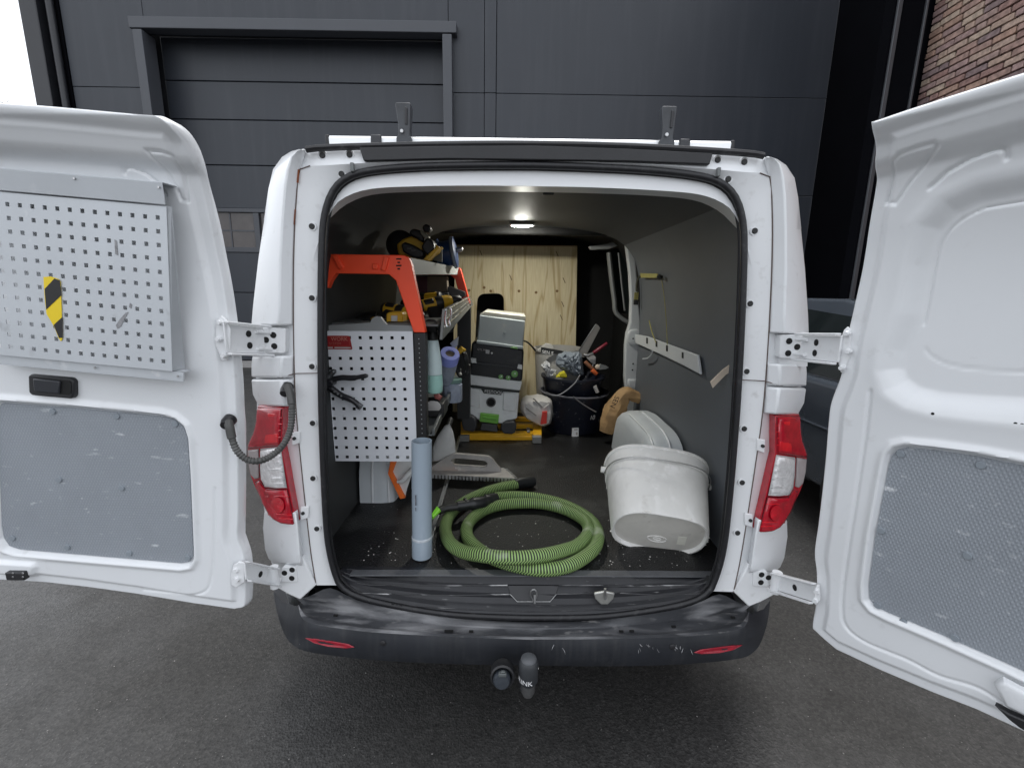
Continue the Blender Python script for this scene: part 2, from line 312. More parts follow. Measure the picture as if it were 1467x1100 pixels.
def m_ply():
    m = bpy.data.materials.new('plywood'); m.use_nodes = True; nt = m.node_tree; N = nt.nodes; L = nt.links; p = N['Principled BSDF']; p.inputs['Roughness'].default_value = .6
    tc = N.new('ShaderNodeTexCoord'); mp = N.new('ShaderNodeMapping'); mp.inputs['Scale'].default_value = (5.0, 1, .55); L.new(tc.outputs['Object'], mp.inputs['Vector'])
    nz = N.new('ShaderNodeTexNoise'); nz.inputs['Scale'].default_value = 1.7; nz.inputs['Detail'].default_value = 2.5; nz.inputs['Distortion'].default_value = .4; L.new(mp.outputs['Vector'], nz.inputs['Vector'])
    mu = N.new('ShaderNodeMath'); mu.operation = 'MULTIPLY'; mu.inputs[1].default_value = 11; L.new(nz.outputs['Fac'], mu.inputs[0])
    fr = N.new('ShaderNodeMath'); fr.operation = 'PINGPONG'; fr.inputs[1].default_value = 1; L.new(mu.outputs[0], fr.inputs[0])
    rp = N.new('ShaderNodeValToRGB'); e = rp.color_ramp.elements; e[0].position = 0; e[0].color = (.44, .335, .175, 1); e[1].position = .34; e[1].color = (.62, .535, .345, 1); L.new(fr.outputs[0], rp.inputs['Fac'])
    f2 = N.new('ShaderNodeTexNoise'); f2.inputs['Scale'].default_value = 30; mp2 = N.new('ShaderNodeMapping'); mp2.inputs['Scale'].default_value = (6, 1, .3); L.new(tc.outputs['Object'], mp2.inputs['Vector']); L.new(mp2.outputs['Vector'], f2.inputs['Vector'])
    mx = N.new('ShaderNodeMix'); mx.data_type = 'RGBA'; mx.blend_type = 'OVERLAY'; mx.inputs['Factor'].default_value = .35; L.new(rp.outputs['Color'], mx.inputs['A']); L.new(f2.outputs['Fac'], mx.inputs['B']); L.new(mx.outputs['Result'], p.inputs['Base Color'])
    return m
PLY = m_ply()
def m_lin():
    """ribbed grey plastic door lining with scuffs"""
    m = mat('door_lining_grey', (.295, .32, .352), .5, 0, .05, 5, dust=[((.72, .74, .76), 11, .64, .70, .7, (1, 1, 2.8)), ((.6, .62, .64), 34, .64, .72, .6, (1, 1, 2))])
    nt = m.node_tree; N = nt.nodes; L = nt.links; p = N['Principled BSDF']; uv = N.new('ShaderNodeUVMap'); uv.uv_map = 'UVMap'
    def wave(rot):
        mp = N.new('ShaderNodeMapping'); mp.inputs['Rotation'].default_value = (0, 0, R_(rot)); L.new(uv.outputs['UV'], mp.inputs['Vector'])
        wv = N.new('ShaderNodeTexWave'); wv.inputs['Scale'].default_value = 46; L.new(mp.outputs['Vector'], wv.inputs['Vector']); return wv
    a, b = wave(28), wave(-28); mu = N.new('ShaderNodeMath'); mu.operation = 'MULTIPLY'; L.new(a.outputs['Fac'], mu.inputs[0]); L.new(b.outputs['Fac'], mu.inputs[1])
    bp = N.new('ShaderNodeBump'); bp.inputs['Strength'].default_value = .45; bp.inputs['Distance'].default_value = .0025; L.new(mu.outputs[0], bp.inputs['Height']); L.new(bp.outputs['Normal'], p.inputs['Normal'])
    src = p.inputs['Base Color'].links[0].from_socket; mx = N.new('ShaderNodeMix'); mx.data_type = 'RGBA'; mx.blend_type = 'MULTIPLY'; mx.inputs['Factor'].default_value = .28
    rp = N.new('ShaderNodeValToRGB'); rp.color_ramp.elements[0].color = (.72, .72, .72, 1); rp.color_ramp.elements[1].color = (1.25, 1.25, 1.25, 1); L.new(mu.outputs[0], rp.inputs['Fac'])
    L.new(src, mx.inputs['A']); L.new(rp.outputs['Color'], mx.inputs['B']); L.new(mx.outputs['Result'], p.inputs['Base Color'])
    return m
DLIN = m_lin()
def m_hose():
    m = bpy.data.materials.new('hose_green'); m.use_nodes = True; nt = m.node_tree; N = nt.nodes; L = nt.links; p = N['Principled BSDF']; p.inputs['Roughness'].default_value = .55
    uv = N.new('ShaderNodeUVMap'); uv.uv_map = 'UVMap'; sx = N.new('ShaderNodeSeparateXYZ'); L.new(uv.outputs['UV'], sx.inputs[0])
    fr = N.new('ShaderNodeMath'); fr.operation = 'FRACT'; L.new(sx.outputs['Y'], fr.inputs[0])
    rp = N.new('ShaderNodeValToRGB'); e = rp.color_ramp.elements; e[0].position = .37; e[0].color = (.009, .014, .007, 1); e[1].position = .50; e[1].color = (.25, .39, .125, 1)
    x = rp.color_ramp.elements.new(.86); x.color = (.32, .48, .165, 1); x = rp.color_ramp.elements.new(.98); x.color = (.010, .016, .008, 1); L.new(fr.outputs[0], rp.inputs['Fac'])
    gm = N.new('ShaderNodeNewGeometry'); nz = N.new('ShaderNodeTexNoise'); nz.inputs['Scale'].default_value = 9; nz.inputs['Detail'].default_value = 5; L.new(gm.outputs['Position'], nz.inputs['Vector'])
    r2 = N.new('ShaderNodeMapRange'); r2.inputs['From Min'].default_value = .63; r2.inputs['From Max'].default_value = .76; r2.inputs['To Max'].default_value = .5; L.new(nz.outputs['Fac'], r2.inputs['Value'])
    mx = N.new('ShaderNodeMix'); mx.data_type = 'RGBA'; L.new(r2.outputs['Result'], mx.inputs['Factor']); L.new(rp.outputs['Color'], mx.inputs['A']); mx.inputs['B'].default_value = (.6, .62, .55, 1); L.new(mx.outputs['Result'], p.inputs['Base Color'])
    bp = N.new('ShaderNodeBump'); bp.inputs['Strength'].default_value = .6; bp.inputs['Distance'].default_value = .003; L.new(fr.outputs[0], bp.inputs['Height']); L.new(bp.outputs['Normal'], p.inputs['Normal'])
    return m
HOSE = m_hose()

# ================================================================== ground
g = MB().add([(-400, -200, 0), (400, -200, 0), (400, 600, 0), (-400, 600, 0)], [(0, 1, 2, 3)])
obj('ground', g, ASPH, kind='structure')
gv = MB()
for i in range(1500):                                   # loose grit on the asphalt
    x = random.uniform(-3, 3); y = random.uniform(.6, 4.5); r = random.choice((.0012, .0016, .002, .0028))
    gv.lathe([(r*.6, 0), (r, r*.5), (r*.5, r)], (x, y, 0), 5)
obj('grit', gv, mat('grit_stone', (.22, .21, .20), .8, 0, .3, 60), kind='stuff', flat=True)

# ================================================================== warehouse
FY = 8.5
wh = thing('warehouse', 'dark grey panel-clad warehouse with a recessed sectional gate behind the van', 'building', (0, FY, 0))
def fx(px, py=300): return at(px, py, Y=FY).x
def fz(py, px=500): return at(px, py, Y=FY).z
GX0, GX1 = at(213, 165, Y=FY).x+.28, at(640, 120, Y=FY).x
gateL, gateR, gateT = at(215, 100, Y=FY).x, at(643, 100, Y=FY).x, at(430, 50, Y=FY).z
seamz = at(900, 137, Y=FY).z
fl = at(100, 100, Y=FY).x; fm0, fm1 = at(694, 100, Y=FY).x, at(711, 100, Y=FY).x; fr_ = at(1190, 100, Y=FY).x
TOPZ = 9.5
def fpanel(x0, x1, z0, z1, y=0, m=FACADE, th=.1, name='facade_panel'):
    e = .006
    return obj(name, MB().box(((x0+x1)/2, FY+y+th/2, (z0+z1)/2), (x1-x0-e, th, z1-z0-e)), m, wh, bevel=.006)
for z0, z1 in ((0, 1.2), (1.2, seamz-1.55), (seamz-1.55, seamz), (seamz, seamz+3.2), (seamz+3.2, TOPZ)):
    fpanel(fm1, fr_, z0, z1)
    fpanel(fm0, fm1, z0, z1, -.012)
    if z1 <= gateT+.01:
        fpanel(fl, gateL, z0, z1); fpanel(gateR, fm0, z0, z1)
    elif z0 < gateT:
        fpanel(fl, gateL, z0, z1); fpanel(gateR, fm0, z0, z1)
        fpanel(gateL, gateR, gateT, z1, .0)
    else: fpanel(fl, fm0, z0, z1)
# backing wall + body of the hall
obj('hall_shell', MB().box(((fl-.3+fr_)/2, FY+8.2, TOPZ/2), (fr_-fl+.3, 15, TOPZ)), BLACKG, wh)
# left corner: trim, downpipe and return
obj('corner_trim', MB().box((at(88, 80, Y=FY).x-.08, FY+.15, TOPZ/2), (.30, .28, TOPZ)), BLACKF, wh, bevel=.01)
obj('corner_post', MB().box((at(72, 80, Y=FY).x-.10, FY+.02, TOPZ/2), (.28, .34, TOPZ)), FRAMEG if False else BLACKG, wh, bevel=.015)
obj('downpipe', MB().tube([(at(92, 80, Y=FY).x-.05, FY-.06, z) for z in (0, 3, 6, TOPZ)], .055, 14), BLACKG, wh)
# gate surround
FW = .26
obj('gate_lintel', MB().box(((gateL+gateR)/2, FY-.05, gateT+.075), (gateR-gateL+.30, .20, .17)), FRAMEG, wh, bevel=.01)
for x in (gateL, gateR):
    obj('gate_jamb', MB().box((x+(.0 if x < -2 else -.0), FY-.04, gateT/2-.02), (.15, .30, gateT-.05)), FRAMEG, wh, bevel=.01)
gate = obj('sectional_gate', MB().box(((gateL+gateR)/2, FY+.42, gateT/2), (gateR-gateL+.4, .06, gateT)), BLACKG, wh)
GYF = FY+.33
gz = [0, at(350, 521, Y=GYF).z+.06]
zs = [at(400, y, Y=GYF).z for y in (420, 362, 300, 238, 173, 118)]
zl = [.06]+zs+[gateT+.1]
for a, b in zip(zl, zl[1:]):
    if abs(a-zs[1]) < 1e-6: continue
    obj('gate_panel', MB().box(((gateL+gateR)/2, GYF+.03, (a+b)/2), (gateR-gateL, .06, b-a-.012)), GATE, gate, bevel=.008)
wz0, wz1 = zs[1], zs[2]
obj('window_rail', MB().box(((gateL+gateR)/2, GYF+.02, wz0+.04), (gateR-gateL, .08, .09)).box(((gateL+gateR)/2, GYF+.02, wz1-.03), (gateR-gateL, .08, .07)), FRAMEG, gate, bevel=.006, kind='stuff')
xw = at(369, 330, Y=GYF).x; pw = 1.02
for k in range(-2, 5):
    x0 = xw-pw+k*pw
    if x0 < gateL-.2 or x0+pw > gateR+.2: continue
    wn = obj('gate_window', MB().box((x0+pw, GYF+.02, (wz0+wz1)/2), (.10, .075, wz1-wz0-.14)), FRAMEG, wh, bevel=.006)
    obj('pane', MB().box((x0+pw/2, GYF+.045, (wz0+wz1)/2), (pw-.11, .02, wz1-wz0-.14)), PANE, wn)
    obj('glazing_bar', MB().box((x0+pw/2, GYF+.03, (wz0+wz1)/2), (.025, .012, wz1-wz0-.15)).box((x0+pw/2, GYF+.03, (wz0+wz1)/2), (pw-.12, .010, .025)), FRAMEG, wn, kind='stuff')
obj('gate_sill', MB().box(((gateL+gateR)/2, FY+.05, .03), (gateR-gateL, .5, .05)), mat('concrete', (.30, .29, .28), .8, 0, .1, 6), wh)
# recessed corner to the right, its deep shade put into a near-black colour
bx0, bx1 = fr_, 11.5
obj('black_recess', MB().box((bx0+.03, FY+.75, TOPZ/2), (.04, 1.4, TOPZ)).box(((bx0+bx1)/2, FY+1.48, TOPZ/2), (bx1-bx0, .06, TOPZ)), BLACKF, wh, kind='stuff')

# ================================================================== brick building, its flank runs towards the camera
BY1 = 6.3
be = at(1326, 80, Y=BY1); BX = be.x
bb = thing('brick_building', 'mottled red and buff brick building above the right rear door', 'building', (BX, BY1, 0))
bl, bh, bt, jo = .225, .057, .02, .0175
obj('wall', MB().box((BX+2.03, BY1-3.2, 4.5), (4, 6.4, 9)), MORTAR, bb)
bm_ = bmesh.new(); bmesh.ops.create_cube(bm_, size=1); bmesh.ops.bevel(bm_, geom=bm_.edges[:], offset=.06, segments=1, affect='EDGES'); 
def brickmesh(L):
    me = bpy.data.meshes.new('brick'); b2 = bm_.copy()
    for v in b2.verts: v.co.x *= bt*2; v.co.y *= L; v.co.z *= bh
    b2.to_mesh(me); b2.free(); me.materials.append(BRICK); return me
BM1, BM2 = brickmesh(bl), brickmesh(bl*.46)
cands = []
z = .04; row = 0
while z < 6.6:
    y = BY1-.005-(0 if row % 2 else bl*.5)*1.0; k = 0; rng = random.Random(row)
    y = BY1-.03
    first = True
    while y > .4:
        L = bl*.46 if rng.random() < .22 else bl
        if first: L = rng.uniform(.09, bl); first = False
        yc = y-L/2
        v = Vector((BX, yc, z))-CP; dz = v.dot(CF)
        px = IW/2+FPX*v.dot(CR)/dz if dz > .1 else 9999; py = IH/2-FPX*v.dot(CU)/dz if dz > .1 else 9999
        top = 168-(px-1310)*.40
        vis = px < 1490 and -12 < py < top+14
        cands.append((vis, dz, yc, z, L)); y -= L+jo
    z += bh+jo; row += 1
vis = sorted([c for c in cands if c[0]], key=lambda c: c[1])[:298]
for c in vis:
    o = bpy.data.objects.new('brick', BM1 if c[4] > .15 else BM2); COL.objects.link(o); o.parent = bb; o.scale.y = c[4]/(bl if c[4] > .15 else bl*.46)
    o.location = (random.uniform(-.004, .003), c[2]-BY1, c[3]+random.uniform(-.002, .002)); o.rotation_euler = (random.uniform(-.012, .012), 0, random.uniform(-.01, .01))
vs_ = set(id(c) for c in vis); mbk = MB()
for c in cands:
    if id(c) not in vs_ and c[2] > 1.2: mbk.box((BX, c[2], c[3]), (bt*2-.006, c[4], bh))
obj('brickwork', mbk, mat('brick_far', (.30, .18, .14), .85, 0, .35, 5), bb, kind='stuff', flat=True)
# black steel corner beside the bricks
obj('corner_cladding', MB().box((BX+.33, BY1+.36, 4.5), (.75, .7, 9)), BLACKF, bb)
for px0, wd in ((1279, .05), (1317, .026)):
    p = at(px0, 80, Y=6.1)
    obj('flashing', MB().box((p.x, 6.12, 4.5), (wd, .03, 9)), mat('flashing_grey', (.10, .105, .115), .35, .3, .05, 3), bb, bevel=.004)
obj('corner_board', MB().box((at(1300, 80, Y=6.1).x-.01, 6.22, 4.5), (.42, .16, 9)), BLACKF, bb)

# ================================================================== the van
van = thing('panel_van', 'white panel van with both rear doors swung open and its load bay in view', 'van', (CX, 1.3, 0))
N1 = 64
def P2(lst, Y): return [at(x, y, Y=Y) for x, y in lst]
SEAL = [(485, 838), (474, 800), (468, 760), (464, 690), (461.5, 620), (460, 560), (459.5, 480), (460, 400), (462, 335), (467, 300), (478, 273), (497, 255), (530, 245), (600, 239), (690, 237), (765, 237)]
R0p = smooth(P2(SEAL, 1.268), N1)
R1p = smooth(P2([(453, 838), (446, 795), (440, 745), (431, 660), (424, 583), (421, 500), (420.5, 400), (422, 331), (425, 280), (428, 250), (436, 239), (470, 237), (520, 234), (640, 230), (765, 229)], 1.25), N1)
R2p = smooth(P2([(432, 845), (426, 800), (417, 740), (407, 660), (402, 583), (401, 500), (402, 400), (406, 303), (412, 255), (424, 226), (441, 215), (500, 212), (620, 210), (765, 209)], 1.27), N1)
R3p = smooth(P2([(410, 850), (387, 800), (380, 740), (369, 660), (368, 583), (367, 500), (373, 400), (386, 300), (395, 255), (410, 226), (438, 213.5), (500, 210), (620, 208), (765, 207)], 1.36), N1)
def wide(pts, y, k, dz, zmax=9):
    out = []
    for p in pts: out.append(Vector((CX+(p.x-CX)*k, y, min(zmax, p.z+dz))))
    return out
def sym(half): return [Vector(p) for p in half]+[mir(p) for p in reversed(half[:-1])]
def low(half, z=.36): return [Vector((half[0].x+.02, half[0].y, z))]+half
rings = [sym(low(R3p)), sym(low(wide(R3p, 1.75, 1.045, .012))), sym(low(wide(R3p, 2.6, 1.06, .015))), sym(low(wide(R3p, 4.2, 1.06, .0))), sym(low(wide(R3p, 4.55, 1.05, -.05))), sym(low(wide(R3p, 5.05, 1.03, 0, 1.17))), sym(low(wide(R3p, 5.5, .95, 0, .98))), sym(low(wide(R3p, 5.62, .85, 0, .8)))]
mb = MB().loft(rings); mb.f.append(tuple(len(mb.v)-len(rings[0])+i for i in range(len(rings[0]))))
body = obj('body', mb, WHITE, van, ang=35)
mb = MB().loft([sym(R0p), sym(R1p)]); fmb = MB().loft([sym(R0p), sym(R1p), sym(R2p)])
rear_frame = obj('rear_frame', mb, WHITE2, van, ang=30)
mb = MB().loft([sym([p+Vector((0, .003, 0)) for p in R1p]), sym(R2p), sym(R3p)])
obj('rear_pillar', mb, WHITE, van, ang=25)
# the seam between the two skins
for s in (0, 1):
    pth = [p+Vector((0, -.001, 0)) for p in R1p[:44]]
    if s: pth = [mir(p) for p in pth]
    obj('seam', MB().tube(pth, .0016, 5), mat('seam_dark', (.11, .08, .07), .7), van)
for s in (0, 1):                                         # horizontal seam below the hinges
    a = P2([(361, 535), (400, 542), (421, 535), (455, 534.5)], 1.226); a[0].y = 1.30; a[3] = at(455, 534.5, Y=1.258); a[2] = at(421, 535, Y=1.246)
    if s: a = [mir(p) for p in a]
    obj('seam', MB().tube(resample(a, 12), .0014, 5), mat('seam_dark', (.11, .08, .07), .7), van)
# rust streak along the upper seam
for s in (0,):
    obj('rust_streak', MB().tube([at(428, 243, Y=1.245), at(426.5, 262, Y=1.245)], .0025, 5).tube([at(423, 300, Y=1.245), at(421.5, 322, Y=1.245)], .0016, 5), mat('rust', (.20, .06, .025), .9, 0, .3, 40), van, kind='stuff')
# ---- pillar covers, built for the left and mirrored
def cover(rows, m=WHITE, name='pillar_cover', yb=1.37, ys=1.249, yf=1.222, ysl=1.325, bev=.006):
    for s in (0, 1):
        rg = []
        for y, a, b, c in rows:
            A = at(a, y, Y=ys); B = at(b, y, Y=yf); Cc = at(c, y, Y=ysl); M1 = at((b+c*1.1)/2.1, y, Y=(yf+ysl)/2-.022)
            r = [A, B, M1, Cc, Vector((Cc.x-.004, yb, Cc.z)), Vector((A.x-.012, 1.285, A.z))]
            rg.append([mir(p) for p in r] if s else r)
        obj(name, MB().loft(rg, True, True), m, van, bevel=bev, ang=25)
cover([(213.5, 438, 434, 430), (217, 437, 425, 417), (225, 435, 417, 404), (243, 430, 411.5, 391), (271, 426, 407.5, 384.5), (317, 422.5, 404, 377.7), (372, 420.5, 401, 369.5), (437, 420, 400, 362), (466, 420, 399, 359.5)])
cover([(510, 420.5, 404, 361), (522, 421, 402, 359.5), (541, 421, 402, 359.5)])
cover([(543.5, 421, 402, 359.5), (565, 421.5, 404, 361.5), (582, 422.5, 406, 370)])
cover([(733, 427, 423.5, 378), (757, 429, 427, 376), (787, 432, 429.5, 379), (800, 433, 430.5, 384), (808, 433.5, 431, 392)])
for s in (0, 1):                                        # lower corner brackets
    q = [at(x, y, Y=1.245) for x, y in ((390, 838), (409, 828), (433, 797), (440, 812), (453, 838), (430, 859), (414, 852))]
    if s: q = [mir(p) for p in q]
    obj('corner_bracket', MB().prism(q, (0, .03, 0)), WHITE2, van, bevel=.004)
# hinge pockets
for s in (0, 1):
    q = [at(x, y, Y=1.268) for x, y in ((362, 464), (415, 464), (415, 514), (362, 512))]
    if s: q = [mir(p) for p in q]
    obj('hinge_pocket', MB().prism(q, (0, .05, 0)), WHITE2, van)
# ---- header: black trim strip, roof edge rubber
hdr = [at(x, y, Y=1.243) for x, y in ((514, 211), (640, 208.5), (765, 208), (900, 212.5), (1022, 219), (1017, 236), (900, 231.5), (765, 229.5), (640, 228), (521, 231))]
obj('header_trim', MB().prism(hdr, (0, .03, 0)), BLACKP, van, bevel=.003)
edge = smooth([at(x, y, Y=1.252) for x, y in ((439, 214.5), (455, 212.5), (520, 210), (640, 207.5), (765, 207), (900, 210), (1020, 216.5), (1080, 221), (1094, 223.5))], 50)
obj('roof_edge_rubber', MB().tube(edge, .0085, 8), RUBBER, van)
for xa, ya in ((505, 240), (1029, 247)):
    obj('header_clip', MB().box(at(xa, ya, Y=1.246), (.009, .012, .022)), mat('clip_grey', (.16, .17, .17), .6), van, bevel=.002)
# ---- opening seal
sealc = smooth([at(x, y, Y=1.255) for x, y in SEAL], 80)
bot = [at(x, y, Y=Y) for x, y, Y in ((478, 822, 1.255), (488, 838, 1.254), (508, 852, 1.252), (560, 866, 1.249), (650, 880, 1.246), (765, 885, 1.245))]
half = smooth(list(reversed(bot)), 24)[:-1]+sealc[2:]
full = [Vector(p) for p in half]+[mir(p) for p in reversed(half[:-1])]
obj('door_seal', MB().tube(full, .0092, 10).tube([p+Vector((0, .014, 0))+(Vector((CX, p.y, 1.2))-p).normalized()*.006 for p in full], .005, 8), RUBBER, van)
# ---- jamb behind the seal, and the lining shell of the load bay
J2 = [(450, 760), (442, 640), (440, 560), (440, 480), (442, 400), (460, 335), (474, 303), (492, 284), (530, 271), (600, 267), (690, 266), (765, 267)]
J3 = [(440, 760), (430, 640), (428, 560), (428, 480), (434, 400), (456, 335), (478, 308), (500, 291), (535, 279), (600, 275), (690, 274.5), (765, 275.5)]
jA = smooth([at(x, y, Y=1.27) for x, y in SEAL[1:]], N1); jB = smooth([at(x, y, Y=1.262) for x, y in J2], N1)
jC = smooth([at(x, y, Y=1.40) for x, y in J3], N1)
jD = [Vector((p.x-.05*(p.z < 1.75), 1.47, p.z+.06)) for p in jC]
obj('door_jamb', MB().loft([sym(jA), sym(jB), sym(jC), sym(jD)]), JAMB, van, ang=30)
LP = [(-.70, .59), (-.705, 1.0), (-.70, 1.4), (-.67, 1.62), (-.60, 1.745), (-.47, 1.815), (-.25, 1.845), (0, 1.855)]
lin = smooth([Vector((CX+x, 0, z)) for x, z in LP], 40)
def wall_strip(name, i0, i1, y0, y1, m, both=True):
    for s in ((0, 1) if both else (0,)):
        a = lin[i0:i1+1]; f = (lambda p: mir(p)) if s else (lambda p: p)
        obj(name, MB().loft([[f(Vector((p.x, y, p.z))) for p in a] for y in (y0, y1)]), m, van)
LININGD = mat('wall_lining_shaded', (.030, .032, .033), .6, 0, .1, 3)  # shaded copy of the grey lining: left wall's darkness is in the colour
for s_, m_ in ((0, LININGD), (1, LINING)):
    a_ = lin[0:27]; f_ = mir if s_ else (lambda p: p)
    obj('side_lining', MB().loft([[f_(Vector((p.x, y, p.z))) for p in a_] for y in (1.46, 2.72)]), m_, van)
ceil = lin[26:]+[mir(p) for p in reversed(lin[26:-1])]
obj('ceiling_lining', MB().loft([[Vector((p.x, y, p.z)) for p in ceil] for y in (1.46, 2.72)]), CEILM, van)
shell = lin+[mir(p) for p in reversed(lin[:-1])]
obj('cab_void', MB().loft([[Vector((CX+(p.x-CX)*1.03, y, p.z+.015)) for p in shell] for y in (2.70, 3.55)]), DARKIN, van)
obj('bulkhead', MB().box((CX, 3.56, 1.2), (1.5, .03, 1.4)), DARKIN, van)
obj('ceiling_bow', MB().box((CX, 2.735, 1.835), (1.0, .05, .05)), DARKIN, van, bevel=.01)
# ---- floor, sill
FZ = .6
obj('load_floor', MB().box((CX, 2.45, FZ-.02), (1.41, 2.24, .04)), FLOORM, van)
obj('underbody', MB().box((CX, 3.35, .44), (1.45, 3.9, .20)), UNDER, van)
rowA = [at(x, 815, Z=FZ+.004) for x in (474, 520, 620, 765, 900, 1000, 1049)]
NS = 61
hb = smooth(list(reversed(bot)), 31)
sealrow = [Vector(p) for p in reversed(hb)]+[mir(p) for p in hb[1:]]
sealrow = resample(sealrow, NS)
A = resample([Vector((sealrow[0].x+.0, 1.335, FZ+.004)), Vector((sealrow[-1].x, 1.335, FZ+.004))], NS)
prof = [(0, 0), (.20, .004), (.22, -.004), (.42, -.006), (.44, .003), (.46, -.003), (.60, -.002), (.615, .006), (.64, -.004), (.80, .0), (.82, .009), (.86, .0), (1.0, .004)]
rg = []
for t, h in prof:
    r = []
    for i in range(NS):
        p = A[i].lerp(sealrow[i], t); e = min(1, i/6, (NS-1-i)/6)
        zz = A[i].z+(sealrow[i].z-A[i].z)*(t**1.25 if t > .2 else t*.25)
        if t > .2: zz = A[i].z+(sealrow[i].z-A[i].z)*(.05+.95*((t-.2)/.8)**1.05)
        r.append(Vector((p.x, p.y, zz+h*e)))
    rg.append(r)
sill_mb = MB().loft(rg); obj('sill_trim', sill_mb, SILLM, van, ang=28)
bvs = BVHTree.FromPolygons([tuple(v) for v in sill_mb.v], sill_mb.f)
def hit(bv, px, py, lift=.002, Y=1.2):
    d = aray(px, py).normalized(); r = bv.ray_cast(CP, d)
    return at(px, py, Y=Y) if r[0] is None else r[0]-d*lift
strip = MB().prism([at(x, y, Z=FZ+.0075) for x, y in ((505, 815.5), (620, 815), (900, 816.5), (1020, 817.5), (1027, 826), (620, 824), (500, 824))], (0, 0, -.004))
obj('sill_strip', strip, mat('sill_strip_grey', (.085, .088, .095), .45, 0, .2, 14, bump=.2, bs=300), van, bevel=.002)
# worn ribs along the sill
WORN = mat('worn_rib', (.03, .03, .033), .45, 0, .2, 20, dust=[((.55, .55, .55), 12, .50, .62, .9, (1, 6, 6))])
for l in ([(512, 835), (530, 837.5), (640, 838.5), (727, 838)], [(801, 838), (900, 839), (990, 838), (1015, 834)], [(506, 848), (560, 851), (650, 852.5), (731, 851)], [(797, 851), (830, 850), (845, 848)], [(885, 849), (940, 852), (1008, 850)], [(560, 865), (650, 872), (765, 876), (880, 873), (970, 865)]):
    obj('sill_rib', MB().tube([hit(bvs, p.x, p.y, .0005) for p in resample([Vector((x, y, 0)) for x, y in l], 24)], .0019, 6), WORN, van)
# latch recess and striker, lashing bracket
q = [hit(bvs, x, y, .004) for x, y in ((727, 838), (801, 838), (797, 851), (788, 861), (741, 861), (731, 851))]
obj('latch_plate', MB().prism(q, (0, .01, -.004)), mat('latch_plate_plastic', (.016, .016, .018), .35, 0, .2, 20), van, bevel=.002)
obj('plate_edge', MB().tube([hit(bvs, x, y, .005) for x, y in ((731, 851), (741, 861.5), (788, 861.5), (797, 851))], .0014, 6), mat('worn_edge', (.35, .35, .35), .5, 0, .4, 60), van)
obj('latch_loop', MB().tube(smooth([at(x, y, Y=1.244) for x, y in ((765, 862), (760.5, 854), (761, 846), (766, 844), (769, 849), (768, 857))], 16), .0022, 8).tube([at(766, 851, Y=1.246), at(766, 864, Y=1.240)], .0035, 8), STEEL, van, kind='stuff')
br = obj('lashing_bracket', MB().prism([at(x, y, Y=1.243) for x, y in ((851, 850), (866, 847), (881, 850), (879, 858), (871, 866), (861, 866), (853, 858))], (0, .008, 0)), mat('zinc', (.55, .55, .52), .4, .8, .15, 30), van, bevel=.003)
obj('lashing_pin', MB().tube([at(867, 858, Y=1.236), at(867, 843, Y=1.236)], .004, 8), STEEL, br)
# ---- rubber plugs round the frame
PLG = [(462, 223), (501, 222), (489.5, 249.5), (447, 324.5), (447, 427), (447, 525), (448, 606), (448.5, 685), (454, 757)]
PLGR = [(1028, 229.5), (1066, 232.5), (1043, 257), (1081, 331), (1074.5, 435), (1069.5, 532), (1066, 614), (1063, 691), (1056.5, 763)]
fbv = BVHTree.FromPolygons([tuple(v) for v in fmb.v], fmb.f)
for i, (x, y) in enumerate(PLG+PLGR):
    c = hit(fbv, x, y, .0005, 1.25)
    o = obj('rubber_plug', MB().disc(c, (0, -1, 0), .0075, .004, 18, .01), PLUG, van)
    obj('plug_rim', MB().lathe([(.0125, -.006), (.0115, .0006), (.0100, .0010), (.0075, .0002)], c, 20, Matrix.Rotation(R_(90), 3, 'X')), WHITE2, o)
# small screw lugs beside the lamps
for s in (0, 1):
    for x, y in ((421.5, 628), (434, 735)):
        c = at(x, y, Y=1.243); c = mir(c) if s else c
        obj('lug_screw', MB().disc(c, (0, -1, 0), .005, .004, 10, .006), PLUG, van)
        q = [at(x+a, y+b, Y=1.2445) for a, b in ((-4, -9), (8, -10), (8, 7), (-4, 11))]; q = [mir(p) for p in q] if s else q
        obj('lug_plate', MB().prism(q, (0, .008, 0)), WHITE2, van, bevel=.003)
# ---- tail lamps
def ylamp(x): return 1.228+max(0, (404-x))/48*.085
def lampoly(lst, s, lift=0):
    r = [at(x, y, Y=ylamp(x)-lift) for x, y in lst]
    return [mir(p) for p in r] if s else r
HOUS = [(369, 581), (388, 582.5), (405.5, 584), (404, 612), (402.5, 640), (408, 668), (414, 700), (419, 725), (423.5, 752), (412, 751.5), (402, 750), (392, 745), (384, 737.5), (376, 722), (370, 708), (363, 693), (358, 680), (354.5, 660), (354.5, 640), (358, 629), (363, 618), (367, 600)]
UP = [(370, 583), (388, 584), (404, 585.5), (402.5, 612), (401.5, 637), (385, 638.5), (371, 640.5), (356, 642), (356, 638), (360, 628), (364.5, 618), (368, 601)]
MID = [(374, 643), (388, 641.5), (402, 640), (406, 668), (410.5, 698), (395, 698.5), (381, 697), (375, 686), (373.5, 668)]
SIDE = [(356, 644), (371, 642.5), (371.5, 684), (366, 686), (360, 680), (356.5, 662)]
LOW = [(381, 700), (396, 701.5), (411.5, 701), (417, 726), (421.5, 749.5), (402, 748), (393, 743.5), (386, 736), (377, 720), (366, 690), (372, 688)]
